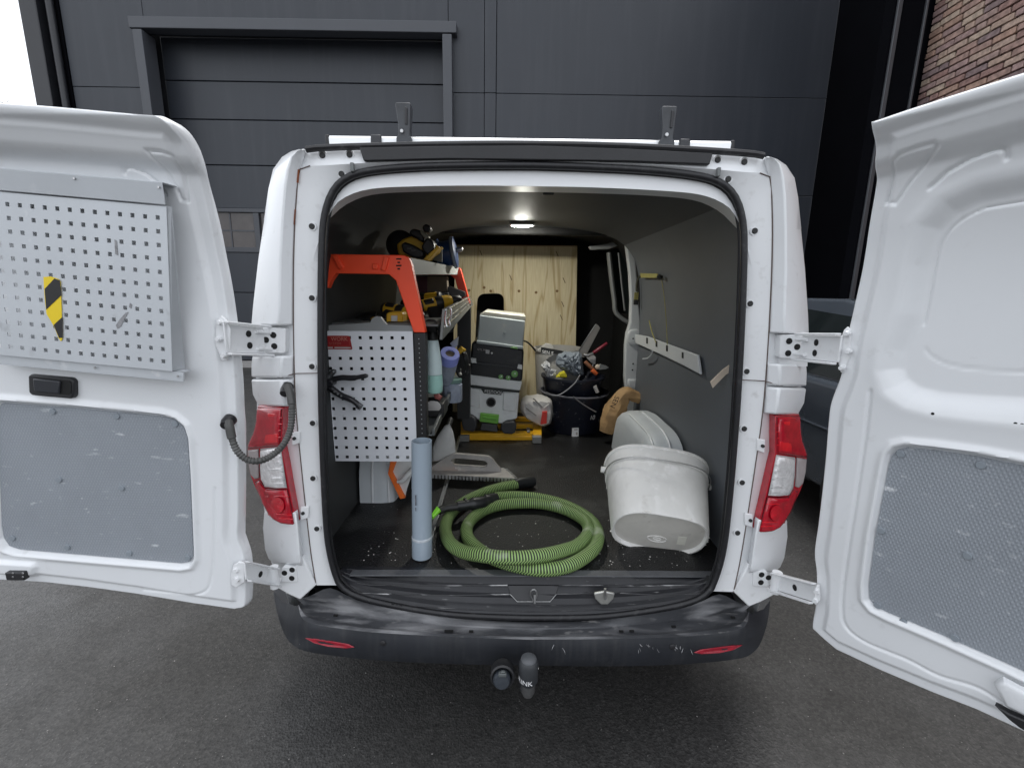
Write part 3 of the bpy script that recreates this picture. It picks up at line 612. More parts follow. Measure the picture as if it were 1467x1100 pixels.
for s in (0, 1):
    t = obj('tail_lamp', MB().prism(lampoly(HOUS, s), (0, .05, 0)), REDL, van, bevel=.003)
    pf = ((1, 0), (.97, .6), (.90, .9), (.7, 1), (.35, 1))
    obj('red_lens', MB().puff(lampoly(UP, s), (0, -1, 0), .010, pf), REDL, t, ang=60)
    obj('red_lens', MB().puff(lampoly(LOW, s), (0, -1, 0), .010, pf), REDL, t, ang=60)
    obj('clear_lens', MB().puff(lampoly(MID, s), (0, -1, 0), .011, pf), CLEARL, t, ang=60)
    obj('side_lens', MB().puff(lampoly(SIDE, s), (0, -1, 0), .006, pf), mat('side_lens_grey', (.42, .38, .38), .2, 0, .1, 30, coat=.6), t, ang=60)
    for q in ([(384, 591), (395, 592), (394.5, 598), (383, 597)], [(380, 602), (393, 603), (392, 612), (380, 611)], [(377, 619), (399, 620), (398.5, 634), (378, 636)]):
        obj('reflector_cell', MB().puff(lampoly(q, s, .0095), (0, -1, 0), .004), REDB, t)
    cc = [(396+11*math.cos(a)*1.0, 724+12*math.sin(a)) for a in [k*math.pi/8 for k in range(16)]]
    obj('reflector_cell', MB().puff(lampoly(cc, s, .0085), (0, -1, 0), .0022, ((1, 0), (.8, .35), (.6, .65), (.4, .85), (.15, 1))), REDC, t)
    for poly_ in (MID, UP, LOW): obj('lens_edge', MB().tube([p+Vector((0, -.0012, 0)) for p in lampoly(poly_+poly_[:1], s, 0)], .0013, 5), mat('lens_edge_dark', (.16, .012, .02) if poly_ is not MID else (.45, .43, .43), .3, coat=.5), t)
    for (xa, xb, yy) in ((371, 402, 626), (366, 402, 616), (373, 404, 607), (376, 404, 598), (381, 414, 711), (384, 418, 737), (391, 420, 743)):
        obj('lens_ridge', MB().tube(lampoly([(xa, yy), ((xa+xb)/2, yy-.5), (xb, yy+.4)], s, .0098), .0011, 5), REDB, t)
    for k, yy in enumerate((646, 655.5, 666, 676, 688.5)):
        obj('lens_ridge', MB().tube(lampoly([(376+(k > 3)*3, yy+1), (401+k*1.8, yy-.5)], s, .0112), .0010, 5), mat('lens_separator', (.28, .27, .27), .3, .3), t)  # dark separators across the clear lens
    for k, yy in enumerate((651, 661, 671, 684, 692)):
        q = [(377+(k > 2)*3, yy), (400+k*1.5, yy-1), (400.5+k*1.5, yy+2.2), (377.5+(k > 2)*3, yy+3)]
        obj('lens_rib', MB().puff(lampoly(q, s, .0105), (0, -1, 0), .003), CLEARL, t)
# ---- bumper
def mirl(l): return [mir(p) for p in reversed(l)]
NB = 40
b0 = smooth([at(x, y, Y=Y) for x, y, Y in ((400, 840, 1.36), (432, 856, 1.275), (470, 842, 1.262), (492, 850, 1.258), (520, 862, 1.256), (580, 875, 1.254), (660, 886, 1.252), (765, 891, 1.25))], NB)
b1 = smooth([at(x, y, Z=.475) for x, y in ((431, 862), (437, 866), (451, 865), (503, 876), (571, 887), (653, 895.5), (765, 901))], NB)
b2 = smooth([at(x, y, Z=.476) for x, y in ((427, 866), (432, 884), (445, 892), (480, 899), (543, 906), (653, 912), (765, 916))], NB)
b3 = smooth([at(x, y, Z=.462) for x, y in ((424, 868), (430, 889), (446, 901), (489, 908), (571, 915), (653, 919.5), (765, 923))], NB)
b4 = smooth([at(x, y, Y=Y) for x, y, Y in ((392, 848, 1.50), (397, 878, 1.40), (407, 907, 1.32), (419, 923, 1.265), (440, 933, 1.232), (503, 942, 1.21), (571, 947.5, 1.20), (653, 951, 1.193), (765, 953, 1.19))], NB)
b3b = [a.lerp(b, .5)+Vector((0, -.014, 0)) for a, b in zip(b3, b4)]
b5 = [p+Vector((0, .25, .02)) for p in b4]
def S(h): return [Vector(p) for p in h]+[mir(p) for p in reversed(h[:-1])]
bump_mb = MB().loft([S(b2), S(b3), S(b3b), S(b4), S(b5)])
bumper = obj('bumper', bump_mb, BUMPER, van, ang=60)
obj('bumper_step', MB().loft([S(b0), S([a.lerp(b, .5)+Vector((0, .004, 0)) for a, b in zip(b0, b1)]), S([a.lerp(b, .9) for a, b in zip(b0, b1)]), S([p+Vector((0, 0, -.003)) for p in b1]), S([a.lerp(b, .45)+Vector((0, 0, -.006)) for a, b in zip(b1, b2)]), S([a.lerp(b, .70)+Vector((0, 0, -.004)) for a, b in zip(b1, b2)]), S([a.lerp(b, .82)+Vector((0, 0, .002)) for a, b in zip(b1, b2)]), S(b2)]), BSTEP, bumper, ang=40)
bvb = BVHTree.FromPolygons([tuple(v) for v in bump_mb.v], [f for f in bump_mb.f])
for s in (0, 1):
    q = [(437, 913.5), (452, 914.5), (475, 918), (499, 922), (508, 926.5), (497, 928), (470, 925.5), (450, 920.5)]
    q = [hit(bvb, x, y, .0025) for x, y in q]; q = [mir(p) for p in q] if s else q
    obj('reflector', MB().puff(q, (0, -1, 0), .003), REFL, bumper)
for x, y in ((549, 921), (963, 926)):
    c = hit(bvb, x, y, .0)
    obj('parking_sensor', MB().disc(c, (0, -1, .1), .009, .003, 18, .004), BLACKP, bumper)
SCUFF = mat('scuff_grey', (.36, .36, .37), .7, 0, .4, 90)
scm = MB(); rng = random.Random(21)
def scuff(x, y, dx, dy, w):
    a, b = hit(bvb, x, y, .0006), hit(bvb, x+dx, y+dy, .0006); 
    if (a-b).length < .12: scm.tube([a, a.lerp(b, .5)+Vector((rng.uniform(-.002, .002), 0, 0)), b], [w*.5, w, w*.3], 5, flat=.5)
for cx_, n_, sp_x in ((926, 7, 15), (977, 6, 13), (800, 2, 16)):
    for k in range(n_):
        x = cx_+rng.uniform(-sp_x, sp_x); y = 922+rng.uniform(0, 9); scuff(x, y, rng.uniform(-4, 5), rng.uniform(2, 9), rng.uniform(.0008, .0026))
obj('scuff_marks', scm, SCUFF, bumper, kind='stuff')
bst = MB()
bsv = BVHTree.FromPolygons([tuple(v) for v in (lambda m: m.v)(MB().loft([S(b0), S(b1), S(b2)]))], MB().loft([S(b0), S(b1), S(b2)]).f)
for x, y in ((481, 881), (640, 903.5), (646, 903.5), (675, 904), (890, 904), (905, 903.5), (1050, 884), (965, 897)):
    c = hit(bsv, x, y, .0015); obj('drain_slot', MB().box(c, (.013, .006, .004)), HOLE, bumper)
# ---- tow bar
tow = obj('tow_bar', MB().box((CX, 1.36, .40), (1.0, .06, .06)).tube([Vector((CX+.0, 1.34, .39)), at(752, 985, Y=1.16), at(755, 985, Y=1.10)], .02, 10), BLACKP, van)
tc = at(757, 963, Y=1.09)
cap = [(0, .052), (.014, .051), (.022, .045), (.0275, .030), (.0275, -.022), (.023, -.030), (.019, -.032), (.0175, -.062), (.013, -.072), (0, -.074)]
obj('ball_cover', MB().lathe(cap, tc, 28), mat('ball_cover_rubber', (.035, .038, .042), .5, 0, .15, 30), tow)
def capb(x, y): a = R_(-190)+x/.0278; return tc+Vector((math.cos(a)*.0281, math.sin(a)*.0281, y-.018))
obj('cover_cap', MB().lathe([(.0225, .044), (.0215, .0475), (.015, .0525), (0, .053)], tc, 24), mat('cover_cap_grey', (.085, .09, .098), .5, 0, .15, 30), tow)
obj('cover_skirt', MB().lathe([(.0200, -.034), (.0192, -.062), (.014, -.074), (0, -.0755)], tc, 24), mat('skirt_grey', (.075, .075, .075), .35, 0, .2, 30), tow)
text('lettering', 'BRINK', .021, tc, (1, 0, 0), (0, 0, 1), WHITEP, tow, bend=capb)
sp_ = at(720, 966, Y=1.09); Mx = Matrix.Rotation(R_(78), 3, 'X')
obj('socket_ring', MB().lathe([(.029, -.03), (.034, -.02), (.034, .012), (.030, .016), (.026, .012), (.026, -.01)], sp_, 28, Mx), BLACKP, tow)
obj('socket_lid', MB().lathe([(0, .022), (.020, .021), (.0245, .014), (.0245, -.004), (0, -.005)], sp_+Vector((-.002, -.004, -.006)), 24, Mx), mat('socket_lid_rubber', (.03, .036, .045), .5, 0, .15, 30), tow)
obj('socket_latch', MB().box(sp_+Vector((0, -.018, .019)), (.022, .012, .010)).box(sp_+Vector((.001, -.018, .027)), (.012, .008, .005)), mat('latch_grey', (.10, .11, .11), .45), tow, bevel=.002)
obj('release_pin', MB().tube([at(763, 957, Y=1.09), at(771.5, 957, Y=1.09)], .003, 8), STEEL, tow)
# ---- wheels
for sx in (-1, 1):
    for yy in (2.05, 4.85):
        Mw = Matrix.Rotation(R_(90), 3, 'Y'); c = Vector((CX+sx*.74, yy, .31))
        t = obj('wheel', MB().lathe([(.19, -.09), (.285, -.09), (.31, -.07), (.31, .07), (.285, .09), (.19, .09)], c, 32, Mw), TYRE, van)
        obj('rim', MB().lathe([(.19, -.07), (.17, -.03), (.05, -.05), (0, -.05)], c, 24, Mw if sx < 0 else Matrix.Rotation(R_(-90), 3, 'Y')), STEEL, t)
# ---- roof bar and load stops
RY = 1.5
p0, p1 = at(471, 202, Y=RY), at(1047, 210, Y=RY)
bar = MB(); d = (p1-p0)
sec = [(-.012, -.011), (.010, -.012), (.013, -.005), (.010, -.001), (.013, .003), (.010, .011), (-.008, .012), (-.013, .006)]
bar.loft([[p+Vector((0, a, b)) for a, b in sec] for p in (p0, p1)], True, True)
rb = obj('roof_bar', bar, mat('bar_aluminium', (.80, .81, .82), .38, .55, .03, 12), van, ang=20)
for p in (p0, p1): obj('end_cap', MB().box(p, (.012, .028, .028)), BLACKP, rb, bevel=.003)
for x, y in ((541, 203.5), (978, 209.5)): obj('bar_clamp', MB().box(at(x, y, Y=RY), (.032, .042, .030)), BLACKG, rb, bevel=.004)
for x0, x1, y0, y1 in ((571, 590, 150, 209), (943, 962, 155, 214)):
    c0, c1 = at((x0+x1)/2, y1, Y=RY-.01), at((x0+x1)/2, y0, Y=RY-.01); h = c1.z-c0.z; ww = .046
    st = [(-.5, 0), (.5, 0), (.5, .16), (.38, .22), (.42, .5), (.5, .97), (.44, 1.0), (-.42, 1.0), (-.5, .97), (-.34, .5), (-.36, .22), (-.5, .16)]
    o = obj('load_stop', MB().prism([c0+Vector((a*ww, -.016, b*h)) for a, b in st], (0, .034, 0)), mat('stop_grey', (.032, .035, .040), .35, 0, .25, 25), rb, bevel=.004)
    obj('stop_rib', MB().prism([c0+Vector((a*ww, -.021, b*h)) for a, b in ((.10, .48), (.26, .46), (.30, .86), (.14, .90))], (0, .006, 0)), BLACKP, rb, bevel=.002)
    obj('stop_bolt', MB().disc(c0+Vector((-.004, -.018, .30*h)), (0, -1, 0), .0055, .006, 12), STEEL, rb)
# ---- header details, lamp
obj('latch_catch', MB().box(at(887, 267, Y=1.40), (.062, .03, .030)), BLACKP, van, bevel=.004)
obj('latch_slot', MB().box(at(887, 269.5, Y=1.425), (.125, .008, .007)), HOLE, van)
obj('latch_wire', MB().tube(smooth([at(x, y, Y=1.38) for x, y in ((874, 264), (875, 273), (887, 275), (897, 274), (901, 265))], 16), .002, 6), mat('wire_dark', (.2, .2, .2), .4, .8), van)
obj('header_switch', MB().box(at(785.5, 273.5, Y=1.46), (.034, .02, .026)), BLACKP, van, bevel=.003)
lc = at(748, 321, Z=1.846)
lamp = obj('interior_lamp', MB().box(lc+Vector((0, 0, -.004)), (.135, .055, .010)), JAMB, van, bevel=.004)
obj('lamp_strip', MB().lathe([(0, -.0165), (.35, -.0155), (.7, -.0135), (1, -.0092), (1, -.006)], lc, 28, Matrix(((.056, 0, 0), (0, .020, 0), (0, 0, 1)))), LED, lamp)
# ---- right side: pillar, door frame behind, rail, strap
PY = 2.74
def pz(l, Y): return [at(x, y, Y=Y) for x, y in l]
pil = [(890, 329), (907, 328), (910, 360), (913, 395), (915, 430), (919, 470), (925, 478), (926, 492), (921, 500), (921, 520), (919, 545), (917, 590), (912, 600), (908, 612), (903, 612), (899, 598), (897, 560), (895, 540), (896, 495), (898, 478), (903, 462), (904, 430), (902, 390), (897, 350)]
pb = obj('door_pillar', MB().prism(pz(pil, PY), (0, .05, 0)), PILLAR, van, bevel=.008, bseg=3)
obj('pillar_pad', MB().puff(pz([(898, 478), (903, 472), (912, 471), (921, 476), (923, 488), (918, 495), (904, 496), (898, 490)], PY), (0, -1, 0), .012), PILLAR, pb, ang=70)
obj('pillar_pad', MB().puff(pz([(899, 543), (914, 543), (918, 548), (916, 556), (908, 560), (900, 555)], PY), (0, -1, 0), .010), PILLAR, pb, ang=70)
for x, y in ((907, 485), (907, 521), (906, 530)): obj('pillar_bolt', MB().disc(at(x, y, Y=PY-.011 if y < 500 else PY), (0, -1, 0), .005, .002, 10), HOLE, pb)
obj('pillar_arm', MB().prism(pz([(843, 353), (870, 349), (896, 340), (898, 348), (872, 357), (846, 358)], 2.95), (0, .03, 0)), mat('pillar_dim', (.30, .31, .31), .4), van, bevel=.006)
obj('sliding_door_frame', MB().tube(smooth([at(x, y, Y=3.0) for x, y in ((872, 362), (876, 400), (880, 430), (882, 447), (893, 458), (901, 462))], 24), .022, 8, flat=.7).tube(smooth([at(x, y, Y=2.95) for x, y in ((886, 362), (891, 410), (895, 445))], 12), .006, 6), mat('frame_dim', (.22, .23, .23), .4), van, kind='stuff')
obj('door_window', MB().prism([at(x, y, Y=3.03) for x, y in ((874, 360), (898, 352), (902, 450), (884, 448))], (0, .006, 0)), CARG, van)
WX = CX+.695
rail = [at(x, y, X=WX) for x, y in ((912, 478.5), (930, 482), (960, 493), (1003, 508.5), (1005, 522), (1007, 536.5), (985, 525), (955, 510.5), (925, 497), (913, 492))]
rl_ = obj('lashing_rail', MB().prism(rail, (-.012, 0, 0)), PILLAR, van, bevel=.004)
for x, y in ((927, 488), (940.5, 492.5), (955.5, 499), (978, 509)):
    q = [at(x+a, y+b, X=WX-.0125) for a, b in ((-1, -4.5), (1.2, -4), (1.2, 4.5), (-1, 4))]
    obj('rail_slot', MB().prism(q, (-.0015, 0, 0)), HOLE, rl_)
obj('rail_cable', MB().tube(smooth([at(x, y, X=WX-.02) for x, y in ((921, 514), (928, 513), (933, 508), (935, 502))], 12), .004, 6), PILLAR, van)
stp = thing('lashing_strap', 'olive yellow strap hung along the right wall above the white rail', 'strap', at(930, 395, X=WX))
SX = CX+.655
q = [at(x, y, X=SX) for x, y in ((917, 391.5), (942, 392), (942, 398), (918, 398))]
obj('band', MB().prism(q, (.004, 0, 0)), STRAP, stp)
obj('hook', MB().lathe([(0, -.012), (.013, -.008), (.015, .002), (0, .012)], at(945, 396.5, X=SX), 12), TOOLK, stp)
obj('band', MB().tube(smooth([at(x, y, Y=2.68) for x, y in ((919, 394), (914, 400), (912, 410), (912, 418))], 12), .006, 6), mat('strap_dark', (.05, .05, .03), .8), stp)
obj('band', MB().box(at(911.5, 425, Y=2.68), (.022, .008, .05)), STRAP, stp)
obj('buckle', MB().box(at(911, 433, Y=2.68), (.026, .014, .03)), TOOLK, stp, bevel=.003)
obj('cord', MB().tube(smooth([at(x, y, X=WX-.014) for x, y in ((930, 459), (933, 472), (937, 484), (940, 491))], 12), .003, 6).tube(smooth([at(x, y, X=WX-.012) for x, y in ((948, 402), (952, 430), (955, 470), (956, 498))], 12), .0018, 6), STRAP, stp, kind='stuff')
# ---- wheel arches
def arch(s):
    x0, x1 = CX+.69, CX+.40
    prof_ = [(1.79, .60), (1.80, .73), (1.845, .83), (1.94, .878), (2.1, .885), (2.3, .88), (2.5, .82), (2.58, .6)]
    pr = smooth([Vector((0, y, z)) for y, z in prof_], 34)
    rg = []
    for x, k in ((x0, 1), (CX+.64, 1), (CX+.60, .99), (CX+.57, .95), (CX+.552, .88), (CX+.545, .74), (CX+.542, .5), (CX+.54, .0)):
        rg.append([Vector((x, 2.25+(p.y-2.25)*(.72+.28*k), .6+(p.z-.6)*k)) for p in pr])
    if s: rg = [[mir(p) for p in r] for r in rg]
    o = obj('wheel_arch', MB().loft(rg), ARCH, van, ang=50)
    for k, yy in ((1.012, 0), (.90, 0)):
        pass
    return o
for s in (0, 1):
    ar = arch(s)
    for xx, kk in ((CX+.635, 1.004), (CX+.568, .953)):
        pr = smooth([Vector((xx, 2.25+(y-2.25)*(.72+.28*kk), .6+(z-.6)*kk)) for y, z in [(1.79, .60), (1.80, .73), (1.845, .83), (1.94, .878), (2.1, .885), (2.3, .88)]], 24)
        if s: pr = [mir(p) for p in pr]
        obj('arch_rib', MB().tube([p+Vector((0, -.002, .003)) for p in pr], .0045, 6), mat('arch_edge', (.80, .82, .84), .4), ar)

# ================================================================== rear doors: relief sheets with an outer skin
class Frame:
    def __init__(s, o, a, b, n): s.o = Vector(o); s.a = Vector(a).normalized(); s.b = Vector(b).normalized(); s.n = Vector(n).normalized(); s.ax = s.a.cross(s.b)
    def loc(s, px, py, h=0.): 
        p = pl(px, py, s.o+s.n*h, s.n)-s.o-s.n*h
        return p.dot(s.a), p.dot(s.b)
    def w(s, a, b, h=0.): return s.o+s.a*a+s.b*b+s.n*h
LD = Frame(at(327, 465, Y=1.12), (-1, 0, 0), (0, 0, 1), (0, -1, 0))
_a = Vector((.569, -.822, -.01)).normalized(); _b = Vector((-.047, -.045, .998)); _b = (_b-_a*_b.dot(_a)).normalized()
RD = Frame(Vector((.769, 1.084, 1.406)), _a, _b, _a.cross(_b))
BT = .40
def hc(b): return .085*np.clip((b+.02)/(BT+.02), 0, 1.06)**3.2          # the upper half leans inwards
def dl(fr, px, py, off=0.):
    h = 0.
    for _ in range(6):
        a, b = fr.loc(px, py, h); h = float(hc(b))+off
    return a, b
def sdf(P, poly):
    """signed distance (negative inside) of points P (n,2) to a polygon"""
    q = np.array(poly); d = np.full(len(P), 1e9); ins = np.zeros(len(P), bool); n = len(q)
    for i in range(n):
        a, b = q[i], q[(i+1) % n]; e = b-a; v = P-a
        t = np.clip((v@e)/max(e@e, 1e-12), 0, 1); d = np.minimum(d, np.hypot(*(v-np.outer(t, e)).T))
        c = ((a[1] <= P[:, 1]) & (b[1] > P[:, 1])) | ((b[1] <= P[:, 1]) & (a[1] > P[:, 1]))
        with np.errstate(divide='ignore', invalid='ignore'): xi = a[0]+(P[:, 1]-a[1])/(b[1]-a[1] if abs(b[1]-a[1]) > 1e-12 else 1e-12)*e[0]
        ins ^= c & (P[:, 0] < xi)
    return np.where(ins, -d, d)
def dline(P, line):
    q = np.array(line); d = np.full(len(P), 1e9)
    for a, b in zip(q, q[1:]):
        e = b-a; t = np.clip(((P-a)@e)/max(e@e, 1e-12), 0, 1); d = np.minimum(d, np.hypot(*(P-a-np.outer(t, e)).T))
    return d
def ss(x, a, b): t = np.clip((x-a)/(b-a), 0, 1); return t*t*(3-2*t)
def crom(pts, n=40, closed=False): return [(p.x, p.y) for p in smooth([Vector((x, y, 0)) for x, y in pts], n, closed)]
def door(fr, hinge_px, top_px, bot_px, aF, relief, label=None, NR=330, NC=250):
    nh = len(hinge_px); hg = crom([dl(fr, x, y, -.022+.027*max(0, 1-(nh-1-i)/5)) for i, (x, y) in enumerate(hinge_px)], 160)
    tp = sorted(dl(fr, x, y, .005) for x, y in top_px); bo = sorted(dl(fr, x, y, -.022) for x, y in bot_px)
    def ext(l, a):
        x = np.array([p[0] for p in l]); y = np.array([p[1] for p in l]); a = np.asarray(a, float)
        r = np.interp(a, x, y); k1 = (y[-1]-y[-2])/(x[-1]-x[-2]); k0 = (y[1]-y[0])/(x[1]-x[0])
        return np.where(a > x[-1], y[-1]+(a-x[-1])*k1*.8, np.where(a < x[0], y[0]+(a-x[0])*k0, r))
    ha = np.array([p[0] for p in hg]); hb_ = np.array([p[1] for p in hg])
    T = (hb_-ext(bo, ha))/(ext(tp, ha)-ext(bo, ha)); T[0] = 0; T[-1] = 1; T = np.maximum.accumulate(np.clip(T, 0, 1))
    t = .5-.5*np.cos(np.pi*np.linspace(0, 1, NR)); t = .55*t+.45*np.linspace(0, 1, NR)
    aE = np.interp(t, T+np.arange(len(T))*1e-9, ha)
    s_ = np.linspace(0, 1, NC); s_ = .35*(s_**2)+.65*s_
    # rounded free-edge corners are outside the frame: plain
    A_ = aE[:, None]+s_[None, :]*(aF-aE[:, None]); lo = ext(bo, A_); hi = ext(tp, A_); B_ = lo+t[:, None]*(hi-lo)
    P = np.stack([A_.ravel(), B_.ravel()], 1)
    outl = [(A_[i, 0], B_[i, 0]) for i in range(NR)]+[(A_[-1, j], B_[-1, j]) for j in range(NC)]+[(A_[i, -1], B_[i, -1]) for i in range(NR-1, -1, -1)]+[(A_[0, j], B_[0, j]) for j in range(NC-1, -1, -1)]
    dE = dline(P, outl[::2]+[outl[0]])
    dT = (hi-B_).ravel()
    H = hc(P[:, 1])+relief(P, dE, dT)
    H -= .016*(1-ss(dE, 0, .007))**1.5
    H = H.reshape(NR, NC)
    X = np.array(fr.o)[None]+P[:, :1]*np.array(fr.a)[None]+P[:, 1:]*np.array(fr.b)[None]
    V = X+H.reshape(-1, 1)*np.array(fr.n)[None]
    idx = np.arange(NR*NC).reshape(NR, NC)
    F = np.stack([idx[:-1, :-1], idx[:-1, 1:], idx[1:, 1:], idx[1:, :-1]], -1).reshape(-1, 4).tolist()
    # outer skin on a coarser sheet joined along the rim
    ri = np.unique(np.r_[0:NR:10, NR-1]); ci = np.unique(np.r_[0:NC:10, NC-1])
    rim = [(i, 0) for i in range(NR)]+[(NR-1, j) for j in range(1, NC)]+[(i, NC-1) for i in range(NR-2, -1, -1)]+[(0, j) for j in range(NC-2, 0, -1)]
    hcb = hc(P[:, 1]).reshape(NR, NC); nb = NR*NC; V2 = []
    for i, j in rim:
        k = i*NC+j; V2.append(X[k]+(hcb[i, j]-.040)*np.array(fr.n))
    m = len(rim)
    for k in range(m):
        a0 = rim[k][0]*NC+rim[k][1]; a1 = rim[(k+1) % m][0]*NC+rim[(k+1) % m][1]
        F.append([a0, a1, nb+(k+1) % m, nb+k])
    V3 = []; b3_ = nb+m
    for i in ri:
        for j in ci: V3.append(X[i*NC+j]+(hcb[i, j]-.040-.012*min(1, 6*min(i, NR-1-i)/NR, 6*min(j, NC-1-j)/NC))*np.array(fr.n))
    for i in range(len(ri)-1):
        for j in range(len(ci)-1):
            q = b3_+i*len(ci)+j; F.append([q, q+1, q+len(ci)+1, q+len(ci)])
    mb = MB(); mb.v = [Vector(v) for v in V]+[Vector(v) for v in V2]+[Vector(v) for v in V3]; mb.f = [tuple(f) for f in F]
    o = obj('rear_door', mb, WHITE, van, ang=60, label=label)
    return o, (lambda a, b: None)
def lp(fr, l): return [dl(fr, x, y) for x, y in l]
# ---- left door
LHINGE = [(340, 869), (352, 868), (357, 858), (357, 812), (354, 790), (346, 766), (347, 730), (347, 620), (345, 590), (343, 545), (339, 500), (333, 450), (326, 405), (318, 365), (311, 330), (301, 290), (292, 258), (284, 232), (272, 205), (256, 183), (240, 170), (231, 166.5)]
LTOP = [(-150, 139), (-40, 145), (0, 148), (60, 152), (130, 158), (200, 164.5), (231, 166.5)]
LBOT = [(-150, 822), (-40, 826), (0, 828.5), (67, 832), (130, 839), (202, 849), (280, 862), (330, 869)]
LL = [(-60, 574), (0, 577), (120, 586), (236, 597), (258, 606), (267, 622), (271, 680), (275, 770), (276, 798), (268, 808), (250, 808), (140, 799), (20, 789), (4, 780), (-2, 762), (-6, 690)]
LL = LL[1:-1]+[(-3, 640)]
panl = lp(LD, [(0, 577), (120, 586), (232, 597), (250, 602), (262, 612), (267, 628), (271, 690), (275, 785), (275, 799), (270, 807), (258, 809), (140, 799), (24, 789), (9, 784), (1, 772), (-2, 755), (-7, 640), (-8, 590), (-4, 579)])
tri1 = lp(LD, [(217, 219), (236, 220.5), (251, 225), (258, 250), (266, 287), (258, 286), (246, 262), (232, 238)])
arc1 = lp(LD, [(173, 246), (174, 240), (182, 238), (205, 247), (222, 261), (234, 277)])
groove1 = crom(lp(LD, [(202, 848), (260, 853), (292, 848), (302, 830), (306, 790), (308, 700)]), 40)
notch = lp(LD, [(0, 803), (50, 806), (53, 811), (48, 826), (0, 824)])
hplate = [(311, 457.5), (318, 452), (325, 457.5), (331, 471), (331, 504.6), (326, 516), (319, 517), (309.5, 494), (309.5, 480)]
def relL(P, dE, dT):
    h = np.zeros(len(P))
    d = sdf(P, panl)
    h += .007*np.exp(-((d-.012)/.008)**2)-.012*(1-ss(d, -.002, .010))
    # stepped bands under the top edge
    h += .017*(1-ss(dT, .010, .045))+.015*(1-ss(dT, .062, .095))-.008*(1-ss(dT, .085, .20))*ss(dT, .075, .10)
    d = sdf(P, tri1); h -= .006*np.exp(-(d/.0034)**2); h -= .003*(1-ss(d, -.008, .0))
    d = dline(P, arc1); h -= .006*np.exp(-(d/.0036)**2)
    d = dline(P, groove1); h -= .0025*np.exp(-(d/.0035)**2)
    d = sdf(P, notch); h += .010*(1-ss(d, -.006, .006))
    # raised hinge-side bead, a soft step down to the edge flange
    h -= .010*(1-ss(dE, .026, .042))
    # shallow waist swell
    h += .010*np.exp(-((P[:, 1]+.06)/.10)**2)*ss(dE, .03, .12)
    return h
ldoor, _ = door(LD, LHINGE, LTOP, LBOT, LD.loc(-120, 500)[0], relL, 'left rear door carrying a perforated metal tool panel')
def uvgrid_panel(name, poly, fr, h, m, par, th=.005):
    """flat sheet with a UV in metres"""
    a = [fr.w(x, y, h) for x, y in poly]; b = [fr.w(x, y, h-th) for x, y in poly]
    mb = MB(); n = len(a); mb.v = a+b; mb.f = [tuple(range(n))]+[(i, (i+1) % n, (i+1) % n+n, i+n) for i in range(n)]
    mb.uv = [(x, y) for x, y in poly]*2
    return obj(name, mb, m, par, ang=30)
ins = lambda poly, k: [((x-cx)*k+cx, (y-cy)*k+cy) for x, y in poly for cx, cy in [(sum(p[0] for p in poly)/len(poly), sum(p[1] for p in poly)/len(poly))]]
liningL = uvgrid_panel('door_lining', ins(panl, .992), LD, -.006, DLIN, ldoor)
def cap_at(fr, px, py, h, par, name='screw_cap', m=None, r=.008, th=.004):
    a, b = dl(fr, px, py); return obj(name, MB().disc(fr.w(a, b, h), fr.n, r, th, 14, .004), m or mat_lincap, par)
mat_lincap = mat('cap_grey', (.25, .28, .31), .45, 0, .05, 9)
for x, y in ((73, 590), (165, 597), (249, 608), (15, 772), (94, 785), (183, 794), (267, 800), (82, 688), (172, 700)): cap_at(LD, x, y, -.006, ldoor)
# latch block, handle
a, b = LD.loc(25, 823.5, .014); obj('latch_block', MB().box(LD.w(a, b, .014), (.050, .016, .024)), BLACKP, ldoor, bevel=.003)
for dx in (-5, 6):
    for dy in (-2.6, 2.6): obj('latch_screw', MB().disc(LD.w(*LD.loc(25+dx*1.3, 823.5+dy, .0222), .0220), LD.n, .0026, .0012, 12), STEEL, ldoor)
q = [LD.w(*LD.loc(x, y, .012), .016) for x, y in ((42, 538), (46, 536), (103, 541), (108, 545), (107, 567), (103, 571), (48, 566), (43, 562))]
hd = obj('door_handle', MB().prism(q, (0, .02, 0)), BLACKP, ldoor, bevel=.004)
q = [LD.w(*LD.loc(x, y, .018), .0175) for x, y in ((49, 541), (99, 546), (102, 550), (101, 564), (97, 566), (52, 561), (48, 556))]
obj('handle_recess', MB().prism(q, (0, .004, 0)), HOLE, hd)
q = [LD.w(*LD.loc(x, y, .018), .023) for x, y in ((49, 541.5), (88, 545.5), (87, 564), (51, 560))]
obj('handle_lever', MB().prism(q, (0, .007, 0)), mat('handle_black', (.028, .03, .036), .3), hd, bevel=.003)
